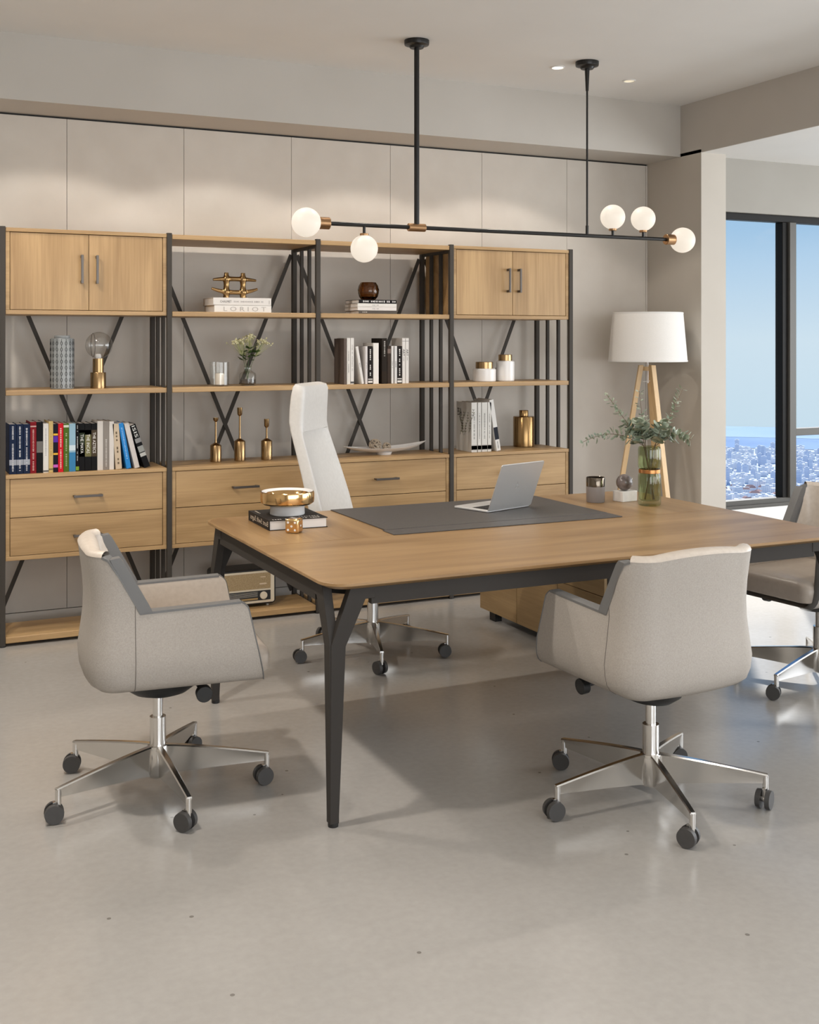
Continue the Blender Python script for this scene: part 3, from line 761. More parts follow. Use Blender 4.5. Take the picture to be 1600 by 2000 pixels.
# vintage radio on the bottom board
RX0, RX1, RYF, RZ = 1.655, 1.995, 5.925, .0465
o_ = (1.825, RYF + .085, RZ)
t = thing('radio', 'black vintage radio with a cream front on the bottom board', 'radio', o_)
def rrect(x0, x1, z0, z1, r, n=6):
    P = []
    for cx, cz, a0 in ((x1 - r, z1 - r, 0), (x0 + r, z1 - r, 90), (x0 + r, z0 + r, 180), (x1 - r, z0 + r, 270)):
        for k in range(n + 1):
            al = radians(a0 + 90 * k / n); P.append((cx + r * cos(al), cz + r * sin(al)))
    return P
g = G(); g.prism(rrect(RX0, RX1, RZ + .012, RZ + .205, .022), 1, RYF + .006, RYF + .17); g.build('case', simple('piano_black', (.008, .007, .006), .3), t, o_, bevel=.004)
g = G(); g.prism(rrect(RX0 + .010, RX1 - .010, RZ + .022, RZ + .194, .010), 1, RYF, RYF + .0065); fp = g.build('front_panel', 'bone', t, o_, bevel=.001)
g = G(); g.box(RX0 + .022, RX1 - .032, RYF - .002, RYF + .001, RZ + .098, RZ + .184); g.build('speaker_grille', 'clothgrille', fp, o_)
g = G(); g.box(RX0 + .022, RX1 - .032, RYF - .002, RYF + .001, RZ + .036, RZ + .088); g.build('tuning_scale', 'black', fp, o_)
g = G()
for k in range(5): g.box(RX0 + .04, RX1 - .105, RYF - .0026, RYF - .0019, RZ + .058 + k * .0055, RZ + .0595 + k * .0055)
g.build('scale_lines', bookmat((.45, .43, .38)), fp, o_)
g = G(); g.box(RX0 + .04, RX1 - .105, RYF - .0045, RYF - .0019, RZ + .041, RZ + .050); g.build('key_row', bookmat((.40, .27, .12)), fp, o_)
g = G(); g.cyl((RX1 - .073, RYF - .012, RZ + .062), (RX1 - .073, RYF - .0019, RZ + .062), .0205, n=32); g.build('tuning_knob', 'bone', fp, o_, bevel=.002)
for z, w in ((.160, .028), (.121, .040)):
    g = G(); g.box(RX1 - .075 - w / 2, RX1 - .075 + w / 2, RYF - .0045, RYF - .0019, RZ + z, RZ + z + (.004 if w < .03 else .008)); g.build('badge', bookmat((.68, .55, .40)), fp, o_)
for x in (RX0 + .04, RX1 - .04):
    for y in (RYF + .03, RYF + .15):
        g = G(); g.cyl((x, y, RZ), (x, y, RZ + .0125), .007, n=14); g.build('foot', 'matte_white', t, o_)

# ------------------------------------------------------------------ desk
DX0, DX1, DY0, DY1, DZ = 1.240, 3.392, 3.200, 4.625, .750
o_ = (2.316, 3.91, 0)
desk = thing('desk', 'large oak topped executive desk on dark splayed metal legs', 'desk', o_)
def round_rect_poly(x0, x1, y0, y1, r, n=7):
    return rrect(x0, x1, y0, y1, r, n)
def top_piece(name, x0, x1, y0, y1, mat):
    pass
# tabletop: underside chamfered thin edge; inlaid fields keep their own grain direction
g = G(); P = round_rect_poly(DX0, DX1, DY0, DY1, .085)
Pin = round_rect_poly(DX0 + .03, DX1 - .03, DY0 + .03, DY1 - .03, .06)
n = len(P)
vs = [(x, y, DZ) for x, y in P] + [(x, y, DZ - .010) for x, y in P] + [(x, y, DZ - .024) for x, y in Pin]
fs = [tuple(range(n))] + [(i, (i + 1) % n, n + (i + 1) % n, n + i) for i in range(n)] + [(n + i, n + (i + 1) % n, 2 * n + (i + 1) % n, 2 * n + i) for i in range(n)] + [tuple(range(2 * n, 3 * n))[::-1]]
g.add(vs, fs); top = g.build('tabletop', 'desk_x', desk, o_, bevel=.0012)
YB = 3.925
for xa, xb in ((DX0 + .004, 1.80), (2.845, DX1 - .004)):
    g = G()
    Pp = [(xa, YB), (xb, YB), (xb, DY1 - .004), (xa, DY1 - .004)]
    if xa < 2: Pp = [(xa, YB), (xb, YB), (xb, DY1 - .004), (xa + .085, DY1 - .004), (xa + .025, DY1 - .03), (xa, DY1 - .09)]
    else: Pp = [(xa, YB), (xb, YB), (xb, DY1 - .09), (xb - .025, DY1 - .03), (xb - .085, DY1 - .004), (xa, DY1 - .004)]
    g.prism(Pp, 2, DZ - .001, DZ + .0004); g.build('veneer_inlay', 'desk_y', top, o_)
def Yleg(cx, cy, sx, sy):
    """leg at a corner: two tapered plates folded at a vertical edge, forking up to the rails"""
    g = G(); tk = .030
    F_ = [(.000, .012), (.029, .012), (.052, .55), (.118, .690), (.150, .690), (.150, .738), (.072, .738), (.004, .556)]
    for i in range(1):
        poly = [(cx + sx * a, z) for a, z in F_]; g.prism(poly, 1, cy, cy + sy * tk)
        poly = [(cy + sy * a, z) for a, z in F_]; g.prism(poly, 0, cx, cx + sx * tk)
    l = g.build('leg', 'desk_metal', desk, o_, bevel=.0015)
    g = G(); g.lathe([(.001, 0), (.016, 0), (.0165, .005), (.0165, .0125), (.001, .0125)], (cx + sx * .0165, cy + sy * .0165, 0), 24, caps=False); g.build('glide', 'black', l, o_)
Yleg(1.262, 3.236, 1, 1); Yleg(3.366, 3.236, -1, 1); Yleg(1.262, 4.588, 1, -1)
g = G(); g.box(1.40, 3.226, 3.238, 3.262, .672, .738); g.build('rail', 'desk_metal', desk, o_)
g = G(); g.box(1.40, 3.226, 4.562, 4.586, .672, .738); g.build('rail', 'desk_metal', desk, o_)
g = G(); g.box(1.264, 1.288, 3.37, 4.455, .672, .738); g.build('rail', 'desk_metal', desk, o_)
g = G(); g.box(3.340, 3.364, 3.37, 4.586, .672, .738); g.build('rail', 'desk_metal', desk, o_)
for yy in (3.6, 4.2):
    g = G(); g.box(1.288, 3.34, yy, yy + .04, .69, .726); g.build('cross_beam', 'desk_metal', desk, o_)
for (x, y) in ((1.30, 3.275), (3.328, 3.275), (1.30, 4.55)):
    g = G(); sx = 1 if x < 2 else -1; sy = 1 if y < 4 else -1
    g.bar((x + sx * .01, y + sy * .12, .712), (x + sx * .12, y + sy * .01, .712), .05, .02, (sx, sy, 0)); g.build('corner_bracket', 'black', desk, o_)

# credenza that carries the far right side of the desk
CX0, CX1, CY0, CY1 = 2.976, 3.335, 4.226, 5.384
o_ = (3.155, 4.8, 0)
t = thing('credenza', 'low oak sided credenza on black feet standing under the desk', 'cabinet', o_)
g = G(); g.box(CX0 + .004, CX1, CY0, CY1, .046, .62); g.build('body', 'desk_metal', t, o_, bevel=.004)
for a, b, z0, z1, nm in ((4.998, CY1 - .004, .052, .614, 'door'), (4.617, 4.995, .052, .614, 'door'), (CY0 + .004, 4.614, .052, .338, 'drawer'), (CY0 + .004, 4.614, .341, .614, 'drawer')):
    g = G(); g.box(CX0 - .012, CX0 + .004, a, b, z0, z1); g.build(nm, 'cred_y', t, o_, bevel=.0015)
g = G(); g.box(CX0 + .02, CX1 - .02, CY0 + .1, CY0 + .25, .62, .671); g.build('desk_support', 'desk_metal', t, o_)
for x in (CX0 + .03, CX1 - .03):
    for y in (CY0 + .08, CY1 - .10):
        g = G(); g.box(x - .02, x + .02, y - .03, y + .03, 0, .046); g.build('foot', 'black', t, o_)

# leather pad
o_ = (2.32, 4.27, DZ + .0005)
t = thing('desk_pad', 'dark grey leather desk pad in the middle of the desk', 'desk pad', o_)
g = G(); g.box(1.803, 2.842, 4.036, 4.618, DZ + .0005, DZ + .0045); g.build('writing_surface', 'pad', t, o_, bevel=.001)
g = G(); g.box(1.790, 2.842, 3.925, 4.031, DZ + .0005, DZ + .0038); g.build('front_flap', 'pad', t, o_, bevel=.001)
ZP = DZ + .0046

# laptop
hL = Vector((2.372, 4.241, 0)); hR = Vector((2.636, 4.330, 0)); ux = (hR - hL).normalized(); uy = Vector((-ux.y, ux.x, 0))
LW = (hR - hL).length; ang = atan2(ux.y, ux.x)
t = thing('laptop', 'open silver laptop with its lid towards the viewer on the desk pad', 'laptop', ((hL + hR) / 2 + Vector((0, 0, ZP))), ang)
g = G(); g.prism(rrect(-LW / 2, LW / 2, 0, .200, .010), 2, .001, .0095); bs = g.build('base', 'alu_light', t, bevel=.002)
g = G(); g.box(-LW / 2 + .02, LW / 2 - .02, .018, .105, .0094, .0102)
bs2 = g.build('keyboard', 'black', bs)
g = G()
for r_ in range(6):
    for c in range(14):
        x = -LW / 2 + .024 + c * (LW - .048) / 14; y = .021 + r_ * .0138
        g.box(x, x + (LW - .048) / 14 - .003, y, y + .0115, .0102, .0112)
k_ = g.build('keys', simple('key_black', (.02, .02, .02), .5), bs)
g = G(); g.box(-.048, .048, .122, .188, .0094, .0099); g.build('trackpad', 'alu', bs)
lh = .205; lean = .082; dn = Vector((0, -lean, sqrt(.223 ** 2 - lean ** 2))); dn.normalize(); nn = Vector((0, -dn.z, dn.y))
lidH = .218
g = G(); P = rrect(-LW / 2, LW / 2, 0, lidH, .009)
f0 = [Vector((x, -.001, .008)) + dn * z for x, z in P]
nrm = Vector((0, -dn.z, dn.y)).normalized()
b0 = [p + nrm * .005 for p in f0]; n = len(P)
g.add([tuple(p) for p in f0 + b0], [tuple(range(n)), tuple(range(n, 2 * n))[::-1]] + [(i, (i + 1) % n, n + (i + 1) % n, n + i) for i in range(n)])
lid = g.build('lid', 'alu', t, bevel=.001)
g = G(); P = rrect(-LW / 2 + .006, LW / 2 - .006, .012, lidH - .006, .004); f0 = [tuple(Vector((x, -.001, .008)) + dn * z - nrm * .0004) for x, z in P]
g.add(f0, [tuple(range(len(P)))]); g.build('screen', simple('screen_black', (.01, .01, .012), .12), lid)
g = G()   # fruit shaped mark in the middle of the lid
def mark(pts): g.add([tuple(Vector((x, -.001, .008)) + dn * (lidH * .5 + z) + nrm * .0054) for x, z in pts], [tuple(range(len(pts)))])
ap = []
for k in range(28):
    al = 2 * pi * k / 28; r = .0125 * (1 + .08 * cos(2 * al) * 0 - .16 * max(0, sin(al)) ** 8 + .02 * cos(al) ** 2)
    x = r * cos(al); z = r * sin(al) * 1.02
    dx = x + .015
    if dx * dx + z * z < .0075 ** 2: x = -.015 + .0075
    ap.append((x, z))
mark(ap); mark([(0, .014), (-.001, .0175), (-.005, .020), (-.004, .0165)])
g.build('logo', simple('logo_grey', (.72, .71, .70), .25, .6), lid)

# big book with bowl, die
def book_desk():
    p0 = Vector((1.393, 4.219, 0)); pR = Vector((1.632, 4.208, 0)); pB = Vector((1.388, 4.50, 0))
    ang = radians(-1.5); hh = .040; w = .240; d = .295
    t = thing('book', 'thick black covered book lying on the left of the desk under the bowl', 'book', (p0.x, p0.y, DZ), ang)
    c = .003
    g = G(); g.box(0, w, 0, d, .0005, c); g.box(0, w, 0, d, hh - c, hh); g.box(0, c, 0, d, c, hh - c); g.build('cover', bookmat((.03, .026, .023)), t, bevel=.0008)
    g = G(); g.box(c, w - .005, .004, d - .004, c, hh - c); g.build('pages', 'paper', t)
    lettering('Bunt Swift Sages', (0, d * .47, hh * .5), (0, 1, 0), (0, 0, 1), d * .84, hh * .66, bookmat((.62, .54, .44)), t, lift=-.0008)
    greek((w * .5, .014, hh), (1, 0, 0), (0, 1, 0), w * .86, .014, 20, bookmat((.70, .66, .60)), t, lift=.0008)
    greek((w * .72, .05, hh), (1, 0, 0), (0, 1, 0), w * .4, .014, 9, bookmat((.62, .58, .52)), t, lift=.0008, seed=4)
    greek((.02, d * .8, hh), (0, 1, 0), (-1, 0, 0), d * .3, .008, 9, bookmat((.62, .54, .44)), t, lift=.0008, seed=9)
    return hh
hb = book_desk()
t = thing('bowl', 'gold banded shallow bowl on a white foot, on the thick book', 'bowl', (1.513, 4.352, DZ + hb))
g = G(); g.lathe([(.001, .0003), (.068, .0003), (.070, .003), (.069, .030), (.072, .036), (.082, .040), (.001, .040)], n=64, caps=False); g.build('foot', simple('grey_white_ceramic', (.70, .685, .67), .3), t)
g = G(); g.lathe([(.082, .0402), (.098, .043), (.107, .050), (.1085, .062), (.1085, .086), (.107, .092), (.103, .094)], n=72, caps=False); g.build('band', 'gold', t)
g = G(); g.lathe([(.103, .094), (.098, .0925), (.085, .086)], n=72, caps=False); g.build('rim', 'white', t)
g = G(); g.lathe([(.085, .086), (.075, .075), (.05, .062), (.001, .058)], n=72, caps=False); g.build('inside', 'gold', t)
DXx = 1.470
t = thing('die', 'gold die with white pips in front of the thick book', 'die', (DXx, 4.150, DZ), radians(-41))
s_ = .0275
g = G(); g.box(-s_, s_, -s_, s_, 0, 2 * s_); g.build('body', 'gold', t, bevel=.008, seg=4)
def pips(face, pts):
    for a, b in pts:
        g = G(); k = .0142
        if face == 'front': g.cyl((a * k, -s_ + .001, s_ + b * k), (a * k, -s_ - .0004, s_ + b * k), .0045, n=18)
        elif face == 'right': g.cyl((s_ - .001, a * k, s_ + b * k), (s_ + .0004, a * k, s_ + b * k), .0045, n=18)
        else: g.cyl((a * k, b * k, 2 * s_ - .001), (a * k, b * k, 2 * s_ + .0004), .0045, n=18)
        g.build('pip', 'white', t)
pips('front', ((-1, 1), (1, 1), (0, 0), (-1, -1), (1, -1))); pips('right', ((0, 0),)); pips('top', ((-1, 1), (0, 0), (1, -1)))

# cup, stone ball on marble, green vase
t = thing('tumbler', 'grey tumbler with a dark mirrored upper band on the desk', 'cup', (2.996, 4.345, DZ + .0005))
g = G(); g.lathe([(.001, 0), (.039, 0), (.042, .004), (.0425, .072)], n=48, caps=False); g.build('body', 'grey_ceramic', t)
g = G(); g.lathe([(.0425, .0722), (.0427, .112), (.0415, .114), (.039, .112), (.038, .03), (.001, .028)], n=48, caps=False); g.build('band', 'dark_mirror', t)
t = thing('paperweight', 'dark veined stone ball on a white marble block beside the green vase', 'ornament', (3.140, 4.318, DZ + .0005), radians(10))
g = G(); g.box(-.047, .047, -.032, .032, 0, .048); g.build('block', 'marble', t, bevel=.002)
g = G(); g.sphere((-.004, 0, .048 + .0375), .0378, 36, 20); g.build('ball', 'stone', t)
g = G(); g.sphere((.030, -.006, .095), .0085, 16, 10); g.cyl((.026, -.004, .09), (.040, -.008, .102), .003, n=10); g.build('knob', 'chrome', t)
VZ = DZ + .0005; VGX, VGY = 3.158, 4.158
t = thing('vase', 'tall ribbed green glass vase with a copper ring on the desk', 'vase', (VGX, VGY, VZ))
def flute(r, k, n): return r * (1 + .022 * cos(20 * 2 * pi * k / n))
n = 120; prof_o = [(.043, 0), (.0485, .004), (.050, .012), (.050, .128), (.0485, .138), (.0450, .144), (.0450, .163), (.0485, .170), (.050, .178), (.050, .250), (.0475, .260), (.044, .264)]
prof_i = [(.041, .263), (.0435, .256), (.0455, .248), (.0455, .18), (.0415, .168), (.0415, .142), (.0445, .130), (.0455, .03), (.040, .022), (.001, .021)]
g = G(); rows = [[(flute(r, k, n) * cos(2 * pi * k / n), flute(r, k, n) * sin(2 * pi * k / n), z) for k in range(n)] for r, z in prof_o] + [[(r * cos(2 * pi * k / n), r * sin(2 * pi * k / n), z) for k in range(n)] for r, z in prof_i]
g.grid(rows, 0, close_u=True); g.add([rows[0][k] for k in range(n)], [tuple(range(n))]); g.build('body', 'green_glass', t, sharp=50)
g = G(); g.lathe([(.0462, .1445), (.0485, .1460), (.0485, .1615), (.0462, .163)], n=64, caps=False); g.build('ring', simple('copper_ring', (.62, .30, .12), .25, 1.), t)
# eucalyptus branches standing in the vase
rtv = Vector((.904, -.427, 0)); fwv = Vector((.427, .904, 0))
def branch(label, a, b, c, seed, nl, size, sag=0., round_=.75, start=.45):
    rnd = random.Random(seed)
    t = thing('eucalyptus_branch', label, 'plant', (VGX, VGY, VZ + .024), group='eucalyptus branches in the green vase')
    T = rtv * a + fwv * b + Vector((0, 0, .236 + c)); foot = (rtv * (-a) + fwv * (-b)); foot = foot.normalized() * .022 + Vector((0, 0, .002))
    mouth = (rtv * a + fwv * b).normalized() * .026 + Vector((0, 0, .242))
    pts = []
    for k in range(8): pts.append(foot.lerp(mouth, k / 8))
    for k in range(15):
        u = k / 14; p = mouth.lerp(T, u); p.z += (sag) * sin(pi * u); pts.append(p)
    g = G(); g.tube(pts, [.0022 - .0013 * i / len(pts) for i in range(len(pts))], 7); g.build('stem', 'stem', t)
    g = G()
    for k in range(nl):
        u = start + (1 - start) * (k + .5) / nl; f = 8 + u * 14; i = min(int(f), len(pts) - 2); p = pts[i].lerp(pts[i + 1], f - i)
        dr = (pts[i + 1] - pts[i]).normalized()
        for sg in (-1, 1):
            al = rnd.uniform(0, 2 * pi); side = dr.orthogonal().normalized(); side.rotate(Matrix.Rotation(al, 3, dr))
            d = (side + dr * rnd.uniform(.2, .8)).normalized(); L_ = size * rnd.uniform(.75, 1.2) * (1.15 - .45 * u); wv = d.cross(dr).normalized() * L_ * round_ * .5
            up = d.cross(wv).normalized() * L_ * .08
            q = p + d * .006
            ring = []
            for e in range(12):
                al2 = 2 * pi * e / 12; x = .5 - .5 * cos(al2); y = sin(al2); ring.append(q + d * L_ * x + wv * y * (1 - .25 * x) + up * (y * y))
            g.add([tuple(q + d * L_ * .5)] + [tuple(v) for v in ring], [(0, 1 + e, 1 + (e + 1) % 12) for e in range(12)])
            g.tube([p, q], .0006, 4)
    g.build('foliage', 'leaf', t)
branch('eucalyptus branch reaching low and far left', -.300, .02, .02, 11, 19, .036, .045, .66, .15)
branch('eucalyptus branch rising to the upper left', -.185, .05, .235, 12, 17, .034, .0, .62, .25)
branch('eucalyptus branch standing straight up in the middle', -.035, .06, .25, 13, 14, .027, .0, .72, .25)
branch('eucalyptus branch rising furthest to the upper right', .165, .06, .262, 14, 18, .034, -.01, .62, .2)
branch('eucalyptus branch reaching low to the right', .180, -.03, .035, 15, 16, .040, .035, .78, .2)
branch('short eucalyptus branch with large round leaves in the centre', -.05, -.02, .125, 16, 16, .056, .0, .95, .08)
branch('short eucalyptus branch with round leaves leaning right', .055, -.03, .120, 17, 14, .054, .0, .95, .08)
branch('short eucalyptus branch with round leaves leaning left', -.105, .03, .100, 18, 14, .048, .01, .9, .1)

# ------------------------------------------------------------------ floor lamp
LX, LY = 4.466, 5.900
t = thing('floor_lamp', 'tripod floor lamp with pale wooden legs and a white drum shade', 'lamp', (LX, LY, 0))
zt = 1.335
for k, (al) in enumerate((153, 273, 33)):
    al = radians(al); r0, r1 = .042, .265
    p0 = Vector((r0 * cos(al), r0 * sin(al), zt)); p1 = Vector((r1 * cos(al), r1 * sin(al), .0))
    d = (p1 - p0).normalized(); tang = Vector((-sin(al), cos(al), 0)); nrm = d.cross(tang).normalized()
    g = G()
    def ringq(p, w, th): return [p + tang * w / 2 + nrm * th / 2, p - tang * w / 2 + nrm * th / 2, p - tang * w / 2 - nrm * th / 2, p + tang * w / 2 - nrm * th / 2]
    a4 = ringq(p0, .036, .030); b4 = ringq(p1, .036, .030)
    b4 = [Vector((q.x, q.y, 0)) for q in b4]; a4 = [Vector((q.x, q.y, zt)) for q in a4]
    g.hexa(b4, a4); g.build('leg', 'pale_wood', t, bevel=.002)
g = G(); g.cyl((0, 0, 1.30), (0, 0, 1.325), .034, n=24); g.build('hub', 'pale_wood', t)
g = G(); g.cyl((0, 0, 1.22), (0, 0, 1.47), .006, n=14); g.cyl((0, 0, 1.40), (0, 0, 1.47), .018, n=18); g.build('stem', 'white', t)
g = G(); g.tube([(0.01, -.01, 1.235), (.0, -.012, 1.232), (-.05, -.016, 1.231)], .0018, 6); g.build('pull_switch', 'white', t)
g = G(); n = 72; sh = [(.248, 1.357), (.2212, 1.664), (.2182, 1.664), (.245, 1.357)]
g.lathe(sh, n=n, caps=False); rows = sh
g.grid([[(r * cos(2 * pi * k / n), r * sin(2 * pi * k / n), z) for k in range(n)] for r, z in (sh[3], sh[0])], 0, close_u=True)
shd = g.build('lamp_shade', 'shade', t, sharp=50)
g = G()
for r, z in ((.2485, 1.3575), (.2215, 1.660)): g.lathe([(r, z), (r + .0012, z + .001), (r + .0008, z + .009), (r - .0008, z + .0095)], n=n, caps=False)
g.build('hem', 'matte_white', shd)
g = G(); g.sphere((0, 0, 1.52), .034, 20, 12); g.build('bulb', 'matte_white', t)

# ------------------------------------------------------------------ chandelier
HY, HZ = 5.23, 2.066
t = thing('chandelier', 'black linear pendant light with five white globes and copper fittings', 'pendant light', (2.9, HY, HZ))
o_ = (2.9, HY, HZ)
g = G(); g.cyl((2.02, HY, HZ), (4.125, HY, HZ), .0105, n=20); g.build('bar', 'blackmetal', t, o_)
g = G(); g.cyl((2.513, HY, HZ), (2.513, HY, ZC - .035), .0135, n=20); g.build('rod', 'blackmetal', t, o_)
g = G(); g.cyl((3.551, HY, HZ), (3.551, HY, ZC - .035), .0055, n=16); g.cyl((3.551, HY, HZ), (3.551, HY, HZ + .055), .0085, n=16)
g.cyl((3.551, HY, ZC - .16), (3.551, HY, ZC - .035), .008, .014, n=16); g.build('rod', 'blackmetal', t, o_)
for x in (2.513, 3.551):
    g = G(); g.lathe([(.0001, -.040), (.034, -.040), (.040, -.030), (.062, -.024), (.064, -.016), (.064, -.0005), (.0001, -.0005)], (x, HY, ZC), 36, caps=False); g.build('canopy', 'blackmetal', t, o_)
g = G(); g.cyl((2.465, HY, HZ), (2.560, HY, HZ), .0205, n=28); g.build('sleeve', 'copper', t, o_, bevel=.002)
def globe(c, r, cap0, cap1, rc):
    g = G(); g.sphere(c, r, 44, 26); gl = g.build('globe', 'globe', t, o_)
    g = G(); g.cyl(cap0, cap1, rc, n=32); g.build('cap', 'copper', t, o_, bevel=.002)
globe((1.915, HY, HZ), .072, (1.975, HY, HZ), (2.035, HY, HZ), .030)
globe((4.205, HY, HZ), .072, (4.085, HY, HZ), (4.148, HY, HZ), .030)
for x, z, sg in ((2.222, 1.948, 1), (3.721, 2.176, -1), (3.928, 2.176, -1)):
    rr = .0685
    globe((x, HY, z), rr, (x, HY, z + sg * (rr - .006)), (x, HY, z + sg * (rr + .008)), .022)
    g = G(); g.cyl((x, HY, z + sg * rr), (x, HY, HZ), .0075, n=16); g.build('arm', 'blackmetal', t, o_)

# ------------------------------------------------------------------ chairs
def make_base(parent, phase, caster_axes):
    """five armed cast base; arms and hub in one part, twin wheel casters below it"""
    g = G()
    g.lathe([(.001, .048), (.030, .048), (.036, .060), (.036, .140), (.033, .150), (.001, .150)], n=40, caps=False)
    for k in range(5):
        al = 2 * pi * k / 5; d = Vector((cos(al), sin(al), 0)); s_ = Vector((-sin(al), cos(al), 0)); rows = []
        for q in range(11):
            u = q / 10; r = .020 + u * .345
            zt_ = .152 - .046 * u ** 1.25; zb = .052 + .026 * u ** .8; wt = .024 - .006 * u; wb = .012 - .002 * u
            p = d * r
            rows.append([tuple(p + s_ * wt / 2 + Vector((0, 0, zt_ - .004))), tuple(p + s_ * wt * .35 + Vector((0, 0, zt_))), tuple(p - s_ * wt * .35 + Vector((0, 0, zt_))), tuple(p - s_ * wt / 2 + Vector((0, 0, zt_ - .004))),
                         tuple(p - s_ * wb / 2 + Vector((0, 0, (zt_ + zb) / 2))), tuple(p - s_ * wb / 2 + Vector((0, 0, zb))), tuple(p + s_ * wb / 2 + Vector((0, 0, zb))), tuple(p + s_ * wb / 2 + Vector((0, 0, (zt_ + zb) / 2)))])
        g.grid(rows, 0, close_u=True, capu=True)
        e = d * .358; g.cyl(e + Vector((0, 0, .102)), e + Vector((0, 0, .056)), .0095, n=16)
    b = g.build('star_base', 'chrome', parent, sharp=30); b.rotation_euler.z = phase
    for k in range(5):
        al = 2 * pi * k / 5; g = G(); 
        for sg in (-1, 1):
            x0, x1 = sg * .008, sg * .023
            g.cyl((x0, .012, .0305), (x1, .012, .0305), .030, .0285, n=28, m=0)
        g.cyl((-.008, .012, .0305), (.008, .012, .0305), .009, n=16, m=1)
        g.box(-.006, .006, -.004, .016, .030, .064, 1); g.cyl((0, 0, .045), (0, 0, .07), .008, n=14, m=1)
        c = g.build('caster', ['caster', 'chrome'], b, sharp=40)
        c.location = (.358 * cos(al), .358 * sin(al), 0); c.rotation_euler.z = caster_axes[k] - phase
    return b

def column(parent, zt_):
    g = G(); g.cyl((0, 0, .148), (0, 0, .245), .0265, n=32); g.build('lift_tube', 'chrome', parent)
    g = G(); g.cyl((0, 0, .244), (0, 0, zt_), .0165, n=28); g.build('lift_piston', 'chrome', parent)

